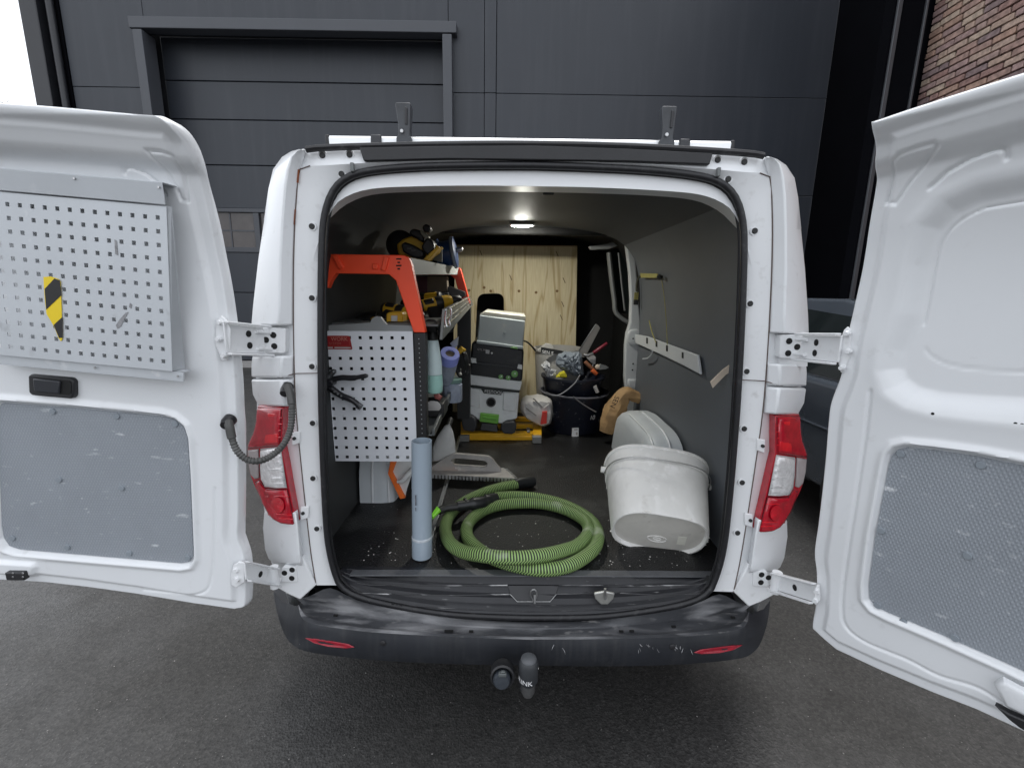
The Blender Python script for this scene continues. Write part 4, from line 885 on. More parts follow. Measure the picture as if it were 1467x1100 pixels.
# perforated panel
def perf(name, P0, du, dv, ni, nj, hs, ext, th, m, par, skip=()):
    """sheet with real square holes; P0 centre of hole 0,0; du,dv pitch vectors; ext = margins (u0,u1,v0,v1) in pitches"""
    us = [-ext[0]]; vs = [-ext[2]]
    hu = hs/du.length/2; hv = hs/dv.length/2
    for i in range(ni): us += [i-hu, i+hu]
    for j in range(nj): vs += [j-hv, j+hv]
    us.append(ni-1+ext[1]); vs.append(nj-1+ext[3]); n = dv.cross(du).normalized()
    mb = MB(); W = len(vs); nu = len(us)
    for lay in (0, 1):
        for u in us:
            for v in vs: mb.v.append(P0+du*u+dv*v-n*th*lay)
    L = nu*W
    for i in range(nu-1):
        for j in range(W-1):
            hole = i % 2 == 1 and j % 2 == 1 and ((i//2, j//2) not in skip)
            q = (i*W+j, (i+1)*W+j, (i+1)*W+j+1, i*W+j+1)
            if not hole: mb.f.append(q); mb.f.append(tuple(k+L for k in q))
            else:
                for a_, b_ in zip(q, q[1:]+q[:1]): mb.f.append((a_, b_, b_+L, a_+L))
    for i in range(nu-1):
        for j in (0, W-1): mb.f.append((i*W+j, (i+1)*W+j, (i+1)*W+j+L, i*W+j+L))
    for j in range(W-1):
        for i in (0, nu-1): mb.f.append((i*W+j, i*W+j+1, i*W+j+1+L, i*W+j+L))
    return obj(name, mb, m, par, flat=True, recalc=False), us, vs, n
pn = Vector((-math.sin(R_(2)), -math.cos(R_(2)), 0)); po = at(240, 420, Y=1.058)
p00 = pl(226.7, 312, po, pn); p0n = pl(234.8, 517.4, po, pn); pm0 = pl(11.8, 293, po, pn)
dv = (p0n-p00)/11; du = (pm0-p00)/12
pbo, us, vs, nn = perf('pegboard', p00, du, dv, 15, 12, .0094, (.72, .75, .85, .75), .0018, PEGD, ldoor)
if nn.y > 0: nn = -nn
def pw_(u, v, h=0): return p00+du*u+dv*v+nn*h
u1 = 14.75
# folded top strip, lower mounting rail, side return
obj('pegboard_flange', MB().prism([pw_(-.78, -2.45, .012), pw_(u1, -2.45, .012), pw_(u1, -.95, .004), pw_(-.78, -.95, .004)], nn*.002).prism([pw_(-.78, -2.5, .012), pw_(u1, -2.5, .012), pw_(u1, -2.5, -.03), pw_(-.78, -2.5, -.03)], dv.normalized()*.002), PEGD, ldoor, bevel=.0008)
obj('pegboard_rail', MB().prism([pw_(-1.45, 11.78, -.006), pw_(u1, 11.78, -.006), pw_(u1, 12.55, -.006), pw_(-1.45, 12.55, -.006)], nn*-.004).prism([pw_(-1.45, 11.78, -.006), pw_(u1, 11.78, -.006), pw_(u1, 11.78, -.034), pw_(-1.45, 11.78, -.034)], dv.normalized()*.002).prism([pw_(-1.45, 12.55, -.006), pw_(u1, 12.55, -.006), pw_(u1, 12.55, -.010), pw_(-1.45, 12.55, -.010)], dv.normalized()*.002), PEGD, ldoor, bevel=.0008)
obj('pegboard_return', MB().prism([pw_(-.70, -.9, -.001), pw_(-.70, 11.74, -.001), pw_(-.82, 11.74, -.036), pw_(-.95, -.9, -.006)], du.normalized()*.0016), mat('panel_return', (.42, .44, .46), .45, .1), ldoor)
for u, v, h in ((-.55, -2.1, .014), (6, -2.2, .014), (-1.1, 12.15, -.002), (6, 12.1, -.002)): obj('panel_screw', MB().disc(pw_(u, v, h), nn, .0028, .002, 10), STEEL, ldoor)
# dirt smears on the panel
def smear(pts, m): obj('smear', MB().prism([pl(x, y, po+pn*.0026, pn) for x, y in pts], pn*.0002), m, ldoor, kind='stuff')
SM = mat('smear_grey', (.26, .26, .27), .6, 0, .35, 90)
smear([(168, 471), (166, 466), (172, 457), (180, 448), (184, 447), (178, 458), (173, 468)], SM); smear([(164, 343), (167, 345), (169, 366), (165, 364)], SM); smear([(186, 434), (189, 436), (188, 442), (185, 440)], SM)
# hazard tape
hz = [(62.5, 397), (73, 396), (84, 400), (87, 404), (88.5, 440), (89.5, 486), (87.5, 489), (84, 484), (78, 468), (67, 450), (64.5, 430)]
tp_ = obj('hazard_tape', MB().prism([pl(x, y, po+pn*.0030, pn) for x, y in hz], pn*.0006), TAPEY, ldoor, flat=True)
for q in ([(64, 414), (78, 399), (86, 402), (88, 423), (66.3, 443.5)], [(77, 465.5), (89.4, 454), (89.6, 484), (84.6, 484)]):
    obj('black_stripe', MB().prism([pl(x, y, po+pn*.0040, pn) for x, y in q], pn*.0003), BLACKPR, tp_, flat=True)
# ---- right door
RHINGE = [(1182, 914), (1170, 908), (1164, 893), (1169, 860), (1170, 820), (1167, 788), (1172, 750), (1178, 700), (1183, 650), (1187, 600), (1191, 574), (1205, 535), (1212, 490), (1223, 440), (1235, 385), (1245, 320), (1251, 265), (1254, 230), (1254, 200), (1251, 182), (1249, 175)]
RTOP = [(1249, 175), (1262, 171), (1300, 158), (1360, 138.5), (1420, 119.5), (1466, 105)]
RBOT = [(1182, 914), (1200, 929), (1260, 957), (1340, 991), (1400, 1014), (1467, 1045)]
panr = lp(RD, [(1272, 665), (1276, 652), (1284, 644), (1298, 641), (1340, 645), (1400, 654), (1470, 668), (1530, 682), (1535, 690), (1535, 985), (1520, 990), (1440, 952), (1340, 908), (1270, 879), (1252, 870), (1244, 860), (1243, 840), (1252, 770)])
rec_out = lp(RD, [(1540, 235), (1467, 250), (1400, 264), (1350, 287), (1318, 322), (1302, 380), (1290, 450), (1270, 500), (1265, 530), (1275, 556), (1300, 575), (1340, 586), (1400, 592), (1467, 597), (1540, 604)])
rec_in = lp(RD, [(1540, 275), (1467, 288), (1405, 299), (1362, 325), (1340, 362), (1329, 420), (1320, 470), (1320, 490), (1332, 512), (1360, 525), (1400, 532), (1467, 536), (1540, 540)])
rin_line = crom(lp(RD, [(1540, 274), (1467, 288), (1405, 299), (1362, 325), (1340, 362), (1329, 420), (1320, 466)]), 60)
rin_line2 = crom(lp(RD, [(1322, 502), (1334, 514), (1360, 525), (1400, 531), (1467, 535)]), 30)
tri2 = lp(RD, [(1281, 231), (1292, 222), (1320, 212), (1342, 206.5), (1345.5, 210), (1325, 232), (1300, 262), (1282, 291), (1268, 290), (1274, 262)])
arc2 = lp(RD, [(1441, 226), (1438, 214), (1425, 213), (1390, 226), (1355, 246), (1331, 269)])
grooveR = crom(lp(RD, [(1247, 560), (1240, 620), (1225, 720), (1210, 820), (1206, 870), (1212, 898), (1240, 920), (1300, 945), (1345, 968), (1400, 985), (1440, 1010)]), 70)
inda = [RD.loc(1302, 464), RD.loc(1320, 465)]
def relR(P, dE, dT):
    h = np.zeros(len(P))
    d = sdf(P, panr); h += .007*np.exp(-((d-.012)/.008)**2)-.012*(1-ss(d, -.002, .010))
    d = sdf(P, rec_out); h -= .018*(1-ss(d, -.036, .004)); h += .0025*np.exp(-((d-.012)/.012)**2)
    h -= .003*np.exp(-(dline(P, rin_line)/.0022)**2); h -= .002*np.exp(-(dline(P, rin_line2)/.0022)**2)
    h += .017*(1-ss(dT, .010, .045))+.015*(1-ss(dT, .062, .095))-.008*(1-ss(dT, .085, .20))*ss(dT, .075, .10)
    d = sdf(P, tri2); h -= .006*np.exp(-(d/.0034)**2); h -= .003*(1-ss(d, -.008, .0))
    h -= .006*np.exp(-(dline(P, arc2)/.0036)**2)
    h -= .004*np.exp(-(dline(P, grooveR)/.004)**2)
    h -= .010*(1-ss(dE, .026, .042))
    h += .010*np.exp(-((P[:, 1]+.06)/.10)**2)*ss(dE, .03, .12)*ss(sdf(P, rec_out), 0, .03)
    return h
rdoor, _ = door(RD, RHINGE, RTOP, RBOT, .72, relR, 'right rear door with a bare oval recess above its grey lining')
liningR = uvgrid_panel('door_lining', ins(panr, .992), RD, -.006, DLIN, rdoor)
for x, y in ((1289, 651), (1404, 667), (1261, 761), (1385, 797), (1256, 868), (1293, 892), (1367, 915)): cap_at(RD, x, y, -.006, rdoor)
for x, y in ((1337, 592), (1455.5, 606), (1465, 607.5)): cap_at(RD, x, y, .004, rdoor, 'drilled_hole', HOLE, .0028, .0008)
q = [RD.w(*RD.loc(x, y, .01), .012) for x, y in ((1425, 975), (1438, 968), (1480, 990), (1520, 1010), (1515, 1035), (1470, 1020), (1440, 1005))]
obj('latch_housing', MB().puff(q, RD.n, .016), WHITE, rdoor, ang=60)
q = [RD.w(*RD.loc(x, y, .0), .010) for x, y in ((1428, 999), (1449, 1011), (1480, 1024), (1480, 1040), (1464, 1031), (1450, 1020))]
obj('latch_block', MB().prism(q, RD.n*.018), BLACKP, rdoor, bevel=.003)
# ---- hinges
def hole_disc(c, n, r, par): obj('hinge_hole', MB().disc(c, n, r, .0012, 16), HOLE, par)
lhp = [LD.loc(x, y, .002) for x, y in hplate]
lhb = [LD.loc(x, y, .004) for x, y in ((318, 461.5), (316, 485.5), (323.5, 509))]
def upper_hinge(s, fr, base, holes, armh):
    q = [at(x, y, Y=1.238) for x, y in base]; n = Vector((0, -1, 0))
    hg = obj('hinge', MB().prism(roundpoly(q, .008, 3), (0, .03, 0)), WHITE2, van, bevel=.003)
    for x, y in holes: hole_disc(at(x, y, Y=1.2375), n, .0085, hg)
    a0 = at(*armh[0], Y=1.222); a1 = fr.w(sum(p[0] for p in lhp)/len(lhp)-.012+(.010 if s else 0), sum(p[1] for p in lhp)/len(lhp), .002 if s else .014)
    up = Vector((0, 0, 1)); d = (a1-a0).normalized(); nn_ = up.cross(d).normalized(); nn_ = nn_ if nn_.dot(CP-a0) > 0 else -nn_
    hw = .032 if s else .036; mb = MB()
    mb.prism([a0-up*hw, a1-up*hw, a1+up*hw, a0+up*hw], nn_*-.006)
    for sg in (1, -1):
        e = up*sg*hw; mb.prism([a0+e-d*.022, a1+e, a1+e+nn_*.014, a0+e+nn_*.010-d*.022], up*sg*.006)
    obj('hinge_arm', mb, WHITE2, van, bevel=.002)
    mb = MB()
    for sg in (.62, -.62): mb.tube([a0+up*hw*sg-d*.028+nn_*.004, a0+up*hw*sg+d*.03+nn_*.004], .005, 8)
    obj('hinge_knuckle', mb, WHITE2, hg, kind='stuff')
    for k in (.42, -.42): hole_disc(a0+d*(a1-a0).length*.42+up*hw*k+nn_*.0005, nn_, .0085, hg)
    obj('hinge_plate', MB().prism([fr.w(a*(.6 if s else 1)+(.012 if s else 0), b, -.012 if s else 0) for a, b in lhp], fr.n*.0055), WHITE2, van, bevel=.002)
    for a, b in lhb: obj('hinge_bolt', MB().disc(fr.w(a+(.010 if s else 0), b, .0055-(.012 if s else 0)), fr.n, .0075, .008, 6).disc(fr.w(a+(.010 if s else 0), b, .0135-(.012 if s else 0)), fr.n, .0055, .006, 12), WHITE2, hg, ang=30)
upper_hinge(0, LD, [(375, 469), (409, 470), (409, 506), (377, 505)], [(391.5, 480), (393, 496), (381, 487)], [(379, 488)])
upper_hinge(1, RD, [(1118, 479), (1148, 479.5), (1145, 514), (1116.5, 513)], [(1130.5, 488.7), (1129, 506), (1142, 497)], [(1147, 497)])
def lower_hinge(s, fr, base, holes, pts, dpl, hl):
    q = [at(x, y, Y=1.240) for x, y in base]; n = Vector((0, -1, 0))
    hg = obj('hinge', MB().prism(roundpoly(q, .008, 3), (0, .02, 0)), WHITE2, van, bevel=.003)
    for x, y in holes: hole_disc(at(x, y, Y=1.2395), n, .0085, hg)
    a0 = at(*pts[0], Y=1.215); a1 = fr.w(*fr.loc(*pts[1], .012), .012)
    up = Vector((0, 0, 1)); d = (a1-a0).normalized(); nn_ = up.cross(d).normalized(); nn_ = nn_ if nn_.dot(CP-a0) > 0 else -nn_
    hw = .026; mb = MB(); mb.prism([a0-up*hw, a1-up*hw, a1+up*hw, a0+up*hw], nn_*-.006)
    for sg in (1, -1):
        e = up*sg*hw; mb.prism([a0+e-d*.012, a1+e, a1+e+nn_*.014, a0+e+nn_*.018-d*.012], up*sg*.006)
    obj('hinge_arm', mb, WHITE2, van, bevel=.002)
    obj('hinge_knuckle', MB().tube([a0-up*.034-d*.004, a0+up*.034-d*.004], .014, 14), WHITE2, hg)
    hole_disc(a0+d*(a1-a0).length*hl+nn_*.0005, nn_, .0085, hg)
    pp = [fr.loc(x, y, .002) for x, y in dpl]
    obj('hinge_plate', MB().prism([fr.w(a, b, 0) for a, b in pp], fr.n*.008), WHITE2, van, bevel=.002)
    ca = sum(a for a, b in pp)/len(pp); cb = sum(b for a, b in pp)/len(pp)
    for k in (-.014, .014): obj('hinge_bolt', MB().disc(fr.w(ca, cb+k, .008), fr.n, .0075, .007, 6), WHITE2, hg, ang=30)
lower_hinge(0, LD, [(404, 812), (424, 812), (427, 834), (402, 834)], [(407.5, 820.5), (418, 828), (418.5, 816)], [(392, 826), (352, 818)], [(332, 822), (336, 808), (343, 803), (351, 804), (352, 832), (340, 840), (333, 836)], .5)
lower_hinge(1, RD, [(1079, 818), (1100, 818), (1102, 840), (1079, 840)], [(1091, 823), (1101, 827), (1090, 834)], [(1113, 834), (1168, 850)], [(1168, 838), (1174, 836), (1176, 858), (1170, 866), (1166, 860)], .5)
# ---- wiring gaiter on the left
wp = [(411.5, 552, 1.215), (416, 566, 1.20), (418.5, 590, 1.185), (415.5, 617, 1.165), (405, 638, 1.14), (390, 652, 1.12), (372, 660, 1.095), (354, 658, 1.085), (340, 646, 1.085), (333, 630, 1.088), (329, 612, 1.092), (327, 604, 1.10)]
wpp = smooth([at(x, y, Y=Y) for x, y, Y in wp], 150)
rr_ = []
for i in range(150):
    u = i/149; base = .0105 if (u < .15 or u > .88) else .0082
    rr_.append(base+(.0013*math.cos(i*2*math.pi/3) if .17 < u < .86 else 0))
hn = obj('wiring_gaiter', MB().tube(wpp, rr_, 12), mat('gaiter_rubber', (.065, .065, .062), .5, 0, .2, 30, dust=[((.2, .2, .2), 30, .5, .8, .4)]), van)
obj('gaiter_boot', MB().lathe([(.015, .01), (.015, -.010), (.011, -.024)], at(411.5, 556, Y=1.225), 18, Matrix.Rotation(R_(-60), 3, 'X'), sy=1.0), RUBBER, hn)
obj('gaiter_boot', MB().lathe([(.016, .012), (.0155, -.006), (.011, -.018)], at(327, 604, Y=1.108), 18, Matrix.Rotation(R_(-70), 3, 'X')), RUBBER, hn)

# ================================================================== load: shelving rack on the left wall
EYB = 1.60
def E(x, y, Y=EYB): return at(x, y, Y=Y)
rack = thing('shelving_rack', 'tool rack with orange end frames and a white perforated end panel along the left wall', 'shelving', (-.5, EYB, FZ))
outer = [(452, 366), (462, 364), (578, 365.5), (585, 368.5), (589, 378), (609.5, 476.5), (592.5, 476.5), (567, 402), (557, 393), (481, 391.5), (473.5, 402), (463, 428), (446, 476), (428, 476)]
fr1 = obj('end_frame', MB().prism([E(x, y) for x, y in outer], (0, .035, 0)), ORANGE, rack, bevel=.003)
for q in ([(474, 366), (482, 366), (492, 383), (486, 386)], [(550, 367), (557, 368), (552, 388), (545, 387)], [(533, 377), (541, 378), (541, 386), (533, 386)]):
    obj('frame_rib', MB().prism([E(x, y, EYB-.010) for x, y in q], (0, .012, 0)), ORANGE, fr1, bevel=.003)
for x0, x1 in ((567.5, 575), (462, 468)):
    for y in (371, 376, 380.5, 385): obj('frame_slot', MB().prism([E(x, yy, EYB-.0012) for x, yy in ((x0+(y in (376, 385))*2, y-1), (x1-(y in (376, 385))*2, y-1), (x1-(y in (376, 385))*2, y+1.2), (x0+(y in (376, 385))*2, y+1.2))], (0, .002, 0)), HOLE, fr1, flat=True)
FY2 = 2.52
farf = [(572, 385), (655, 382), (660, 385), (674, 436), (662, 436), (652, 400), (645, 394), (590, 394)]
obj('end_frame', MB().prism([E(x, y, FY2) for x, y in farf], (0, .03, 0)), mat('orange_far', (.80, .06, .02), .45), rack, bevel=.003)
# top shelf
a = E(589, 369.5, EYB+.03); b = E(657, 383.5, FY2); c_ = E(655, 393.3, FY2); d_ = E(593, 393.3, EYB+.03)
lx = Vector((-.30, 0, 0))
obj('top_shelf', MB().prism([a, b, c_, d_], (-.006, 0, 0)).add([d_, c_, c_+lx, d_+lx, d_+Vector((0, 0, .004)), c_+Vector((0, 0, .004)), c_+lx+Vector((0, 0, .004)), d_+lx+Vector((0, 0, .004))], [(0, 1, 2, 3), (4, 5, 6, 7), (0, 1, 5, 4), (2, 3, 7, 6)]).prism([a+lx, b+lx, c_+lx, d_+lx], (.004, 0, 0)), SHELFG, rack)
# middle tray with a deep front rail
RX = -.252
tz0, tz1 = 1.315, 1.43
obj('tray', MB().box((-.465, 2.08, tz0+.055), (.39, .88, .008)), mat('tray_grey', (.10, .105, .105), .5, 0, .1, 8), rack)
obj('far_upright', MB().prism([E(x, y, FY2-.01) for x, y in ((655, 436), (674, 436), (673, 600), (655, 600))], (0, .05, 0)), mat('post_black', (.014, .014, .015), .5), rack)
obj('back_panel', MB().box((-.64, 2.1, 1.16), (.006, .8, .24)), HOLE, rack)
f0, f1, f2, f3 = E(634, 487, 1.66), E(638, 443, 1.66), E(673, 424.5, 2.62), E(678, 436.5, 2.62)
up_ = Vector((0, 0, 1))
railm = MB().prism([f0, f1, f1.lerp(f2, 1), f3], (-.012, 0, 0))
tr = obj('tray_rail', railm, mat('rail_grey', (.20, .205, .20), .4, .5, .1, 14), rack, bevel=.002)
for k in (.02, .34, .58):
    p, q = f1.lerp(f0, k)+Vector((.003, 0, 0)), f2.lerp(f3, k)+Vector((.003, 0, 0))
    obj('rail_bead', MB().tube([p, q], .0035 if k < .1 else .0026, 6), ALU, tr)
obj('rail_clip', MB().tube(smooth([E(x, y, 1.64) for x, y in ((640, 443), (646, 442), (646, 452), (643, 459), (645, 466), (640, 468), (638, 458), (639, 447))], 20, True), .0035, 6), ALU, tr)
obj('tray_end', MB().prism([E(x, y, EYB+.01) for x, y in ((455, 467), (530, 462), (533, 456), (538, 453), (545, 454), (549, 460), (554, 465.5), (592, 466.5), (592, 478), (455, 478))], (0, .02, 0)), mat('tray_end_grey', (.24, .25, .25), .4, 0, .06, 8), rack, bevel=.002)
# dark flat case in the tray
cs = thing('flat_case', 'black flat case lying in the shelf tray behind the red sign', 'case', E(500, 472, 1.66))
obj('lid', MB().prism([E(x, y, Y) for x, y, Y in ((455, 477, 1.64), (534, 467, 1.64), (540, 446, 2.0), (465, 452, 2.0))], (0, 0, -.014)), mat('case_black', (.02, .022, .025), .3, 0, .2, 10), cs, bevel=.004)
for x in (508, 519, 527): obj('catch', MB().box(E(x, 468.5+(527-x)*.08, 1.638), (.014, .003, .004)), STEEL, cs)
# lower shelf
l0, l1 = E(623, 625, 1.645), E(661, 538, 2.42)
obj('lower_shelf', MB().prism([l0, l1, l1+Vector((.0, 0, .040)), l0+Vector((0, 0, .028))], (-.012, 0, 0)).prism([l0, l1, l1+Vector((-.36, 0, 0)), l0+Vector((-.36, 0, 0))], (0, 0, .006)), mat('lower_shelf_grey', (.15, .16, .16), .4, .4, .1, 10), rack, bevel=.002)
# perforated end panel
q00 = E(577, 484); q0n = E(584.2, 654.7); qr = E(578.4, 513.8); ql = E(472.7, 513.2)
dv2 = (q0n-q00)/12; du2 = (ql-qr)/7
skip = {(6, 0), (7, 0), (6, 1), (7, 1)}
pk, _, _, n2 = perf('pegboard', q00, du2, dv2, 8, 13, .0112, (.95, .55, .56, .45), .0018, PEGW, rack, skip)
if n2.y > 0: n2 = -n2
def pk_(u, v, h=0): return q00+du2*u+dv2*v+n2*h
obj('pegboard_return', MB().prism([pk_(7.55, -.5, 0), pk_(7.55, 12.4, 0), pk_(8.9, 12.9, .05), pk_(8.9, -.5, .05)], du2.normalized()*.002).prism([pk_(-.95, -.55, 0), pk_(8.5, -.55, 0), pk_(8.5, -.60, -.03), pk_(-.95, -.60, -.03)], (0, 0, .002)), PEGW, rack)
obj('pegboard_fold', MB().prism([E(x, y, Y) for x, y, Y in ((480.5, 660, 1.597), (463, 668, 1.565), (458, 668, 1.565), (458, 545, 1.565), (463, 545, 1.575), (474, 556, 1.597))], (0, .002, 0)), PEGW, rack)
obj('panel_back', MB().prism([pk_(-.9, -.5, -.05), pk_(8.2, -.5, -.05), pk_(8.2, 12.4, -.05), pk_(-.9, 12.4, -.05)], n2*-.003), HOLE, rack)
sg = obj('name_plate', MB().prism(roundpoly([pk_(4.95, -.18, .001), pk_(8.2, -.18, .001), pk_(8.2, 1.12, .001), pk_(4.78, 1.12, .001)], [.008, 0, 0, .003], 4), n2*.0025), REDSTICK, rack, flat=True)
def pkq(u0, u1, v0, v1, m, nm, h=.0037): return obj(nm, MB().prism([pk_(u0, v0, h), pk_(u1, v0, h), pk_(u1, v1, h), pk_(u0, v1, h)], n2*.0004), m, sg, flat=True)
pkq(4.92, 6.45, .90, 1.02, GREYP, 'print_bar'); pkq(6.6, 8.2, .90, 1.02, GREYP, 'print_bar')
REDLN = mat('sign_red_line', (.42, .05, .04), .5)
pkq(5.02, 8.2, -.10, -.06, REDLN, 'print_line'); pkq(4.98, 8.2, .77, .81, REDLN, 'print_line'); pkq(4.98, 5.03, -.1, .8, REDLN, 'print_line')
text('lettering', 'WORK', .019, pk_(6.72, .30, .0038), -du2, -dv2, mat('sign_print', (.50, .22, .17), .5), sg)
text('lettering', 'SYSTEM', .0125, pk_(6.92, .68, .0038), -du2, -dv2, mat('sign_print2', (.42, .12, .09), .5), sg)
# upright post with its row of holes
po0 = [(592.5, 477), (609.5, 477), (611.5, 632), (596.5, 632)]
up = obj('upright_post', MB().prism([E(x, y, EYB-.004) for x, y in po0], (0, .04, 0)), mat('post_black', (.014, .014, .015), .4, 0, .2, 12), rack, bevel=.002)
mbp = MB()
for k in range(22): mbp.disc(E(600+k*.24, 485.5+k*6.75, EYB-.0042), (0, -1, 0), .0021, .0006, 8)
obj('post_hole', mbp, mat('hole_light', (.30, .31, .32), .5), up, kind='stuff')
obj('panel_foot', MB().box((E(470, 700, 1.75).x-.02, 1.9, .72), (.03, .5, .25)), PEGW, rack)

# ---- power tools
def tf(c, rot, s): 
    M = Matrix.Rotation(rot[2], 3, 'Z') @ Matrix.Rotation(rot[1], 3, 'Y') @ Matrix.Rotation(rot[0], 3, 'X')
    return lambda p: Vector(c)+M @ (Vector(p)*s)
def drill(c, rot, s, label, group=None):
    T = tf(c, rot, s); t = thing('cordless_drill', label, 'drill', c, group)
    cyl = lambda pts, rs: MB().tube([T(p) for p in pts], [r*s for r in rs], 14)
    obj('housing', cyl([(-.09, 0, 0), (-.085, 0, 0), (-.02, 0, 0), (.05, 0, 0), (.07, 0, 0)], [.024, .030, .033, .032, .026]), TOOLY, t)
    obj('chuck', cyl([(.07, 0, 0), (.085, 0, 0), (.115, 0, 0), (.125, 0, 0)], [.022, .024, .020, .010]), TOOLK, t)
    obj('motor_cap', cyl([(-.105, 0, 0), (-.10, 0, 0), (-.088, 0, 0)], [.018, .028, .031]), TOOLK, t)
    obj('grip', MB().prism([T(p) for p in ((-.07, -.018, -.02), (-.01, -.018, -.02), (-.02, -.018, -.12), (-.075, -.018, -.12))], T((0, .036, 0))-T((0, 0, 0))), TOOLK, t, bevel=.008*s, bseg=3)
    bt_ = obj('battery', MB().prism([T(p) for p in ((-.10, -.036, -.12), (.02, -.036, -.12), (.025, -.036, -.165), (-.10, -.036, -.165))], T((0, .072, 0))-T((0, 0, 0))), TOOLK, t, bevel=.006*s)
    obj('battery_band', MB().prism([T(p) for p in ((-.06, -.038, -.128), (.0, -.038, -.128), (.0, -.038, -.15), (-.06, -.038, -.15))], T((0, .076, 0))-T((0, 0, 0))), TOOLY, bt_)
    obj('housing_band', cyl([(-.02, 0, 0), (-.012, 0, 0), (.012, 0, 0), (.02, 0, 0)], [.033, .0345, .0345, .033]), TOOLK, t)
    obj('side_pad', MB().prism([T(p) for p in ((-.08, .02, .012), (-.03, .02, .014), (-.03, .02, -.016), (-.078, .02, -.016))], T((0, .014, 0))-T((0, 0, 0))), TOOLK, t, bevel=.004)
    obj('side_pad', MB().prism([T(p) for p in ((-.08, -.034, .012), (-.03, -.034, .014), (-.03, -.034, -.016), (-.078, -.034, -.016))], T((0, .014, 0))-T((0, 0, 0))), TOOLK, t, bevel=.004)
    obj('trigger', MB().prism([T(p) for p in ((-.012, -.01, -.035), (.004, -.01, -.035), (-.006, -.01, -.065), (-.02, -.01, -.065))], T((0, .02, 0))-T((0, 0, 0))), TOOLK, t)
    return t
sw = thing('circular_saw', 'yellow and black circular saw on the rack top shelf under the ceiling', 'power saw', E(594, 372, 1.95))
def swp(nm, l, Y, dep, m, bev=.008): return obj(nm, MB().prism([E(x, y, Y) for x, y in l], (0, dep, 0)), m, sw, bevel=bev, bseg=3)
swp('housing', [(568, 350), (576, 343), (586, 339), (597, 335), (606, 347), (621, 349), (629, 353), (625, 361), (611, 371), (588, 371.5), (570, 364)], 1.93, .11, TOOLY)
swp('battery', [(574, 350), (579, 346.5), (590, 350), (605, 359), (607.5, 366), (601, 370.5), (590, 368.5), (577, 361)], 1.875, .09, TOOLK)
swp('motor', [(603, 353), (610, 341), (616, 341), (621, 347), (622, 358), (613, 366), (607, 361)], 1.89, .09, TOOLK)
swp('top_handle', [(585, 332), (591, 327), (600, 329), (606, 336), (608, 343), (603, 347), (597, 342), (588, 338)], 1.90, .06, TOOLK, .01)
swp('lever', [(601, 329), (608, 333), (615, 339), (614, 343.5), (609, 343), (603, 336)], 1.895, .03, mat('lever_grey', (.22, .21, .16), .45, .2), .004)
swp('knob', [(604, 324.5), (609, 320.5), (615, 322.5), (617, 328), (614, 333.5), (607, 333)], 1.91, .05, TOOLK, .012)
swp('shoe_edge', [(606, 371.5), (626, 353), (630, 354.5), (612, 373.5)], 1.88, .06, TOOLY, .002)
obj('blade_guard', MB().lathe([(.055, 0), (.062, .01), (.062, .03), (.05, .04), (0, .04)], E(576, 352, 2.06), 28, Matrix.Rotation(R_(90), 3, 'X')), TOOLK, sw)
for x, y in ((586, 356), (592, 359)): obj('battery_latch', MB().box(E(x, y, 1.873), (.016, .004, .006)), mat('latch_dim', (.06, .06, .055), .5), sw)
tri_ = thing('set_square', 'grey triangular speed square standing beside the circular saw', 'square', E(628, 370, 2.05))
obj('plate', MB().prism([E(x, y, 2.02) for x, y in ((616, 371.5), (633, 355), (633.5, 376))], (0, .012, 0)), mat('square_grey', (.10, .11, .10), .5), tri_, bevel=.001)
obj('fence', MB().prism([E(x, y, 2.0) for x, y in ((614, 371), (632, 353), (634, 355), (617, 373))], (0, .03, 0)), TOOLY, tri_)
sp = thing('blue_spool', 'dark blue round spool with a pale rim on the top shelf before the plywood', 'spool', E(645, 364, 2.3))
Ms = Matrix.Rotation(R_(80), 3, 'Y'); cs_ = E(641, 363.5, 2.3)
obj('body', MB().lathe([(0, -.05), (.070, -.048), (.076, -.035), (.062, -.03), (.062, .02), (.076, .025), (.074, .04), (.045, .046), (0, .046)], cs_, 28, Ms), BLUE, sp)
obj('rim', MB().lathe([(.076, .026), (.0775, .031), (.075, .037)], cs_, 28, Ms), mat('spool_rim', (.26, .30, .36), .4), sp)
obj('knob', MB().lathe([(.010, .04), (.014, .06), (.010, .075), (0, .078)], cs_+Vector((0, 0, .01)), 14, Ms), STEEL, sp)
drill(E(575, 447, 1.86), (R_(-62), R_(8), R_(-20)), .85, 'yellow cordless drill lying in the tray left of the orange leg', 'cordless drills in the tray')
drill(E(628, 434, 2.1), (R_(-40), R_(-10), R_(28)), .9, 'yellow cordless drill lying in the tray right of the orange leg', 'cordless drills in the tray')
drill(E(606, 430, 2.3), (R_(-75), R_(10), R_(170)), .95, 'yellow cordless drill at the back of the tray, half hidden by the orange leg', 'cordless drills in the tray')
lz = thing('laser_level', 'small yellow square-bodied tool with a white front in the tray', 'laser level', E(564, 459, 1.72))
obj('body', MB().prism([E(x, y, 1.70) for x, y in ((553, 462), (553, 450), (557, 447), (574, 447), (577, 450), (577, 462))], (0, .07, 0)), TOOLY, lz, bevel=.006)
obj('window', MB().prism([E(x, y, 1.695) for x, y in ((560, 452), (569, 452), (569, 460.5), (560, 460.5))], (0, .01, 0)), mat('level_white', (.5, .5, .48), .5), lz, bevel=.002)
obj('base', MB().prism([E(x, y, 1.69) for x, y in ((555, 461), (590, 461), (592, 467), (555, 467))], (0, .08, 0)), TOOLK, lz, bevel=.003)
kb = thing('open_toolbox', 'open black plastic box with a raised lid at the far end of the tray', 'toolbox', E(650, 430, 2.45))
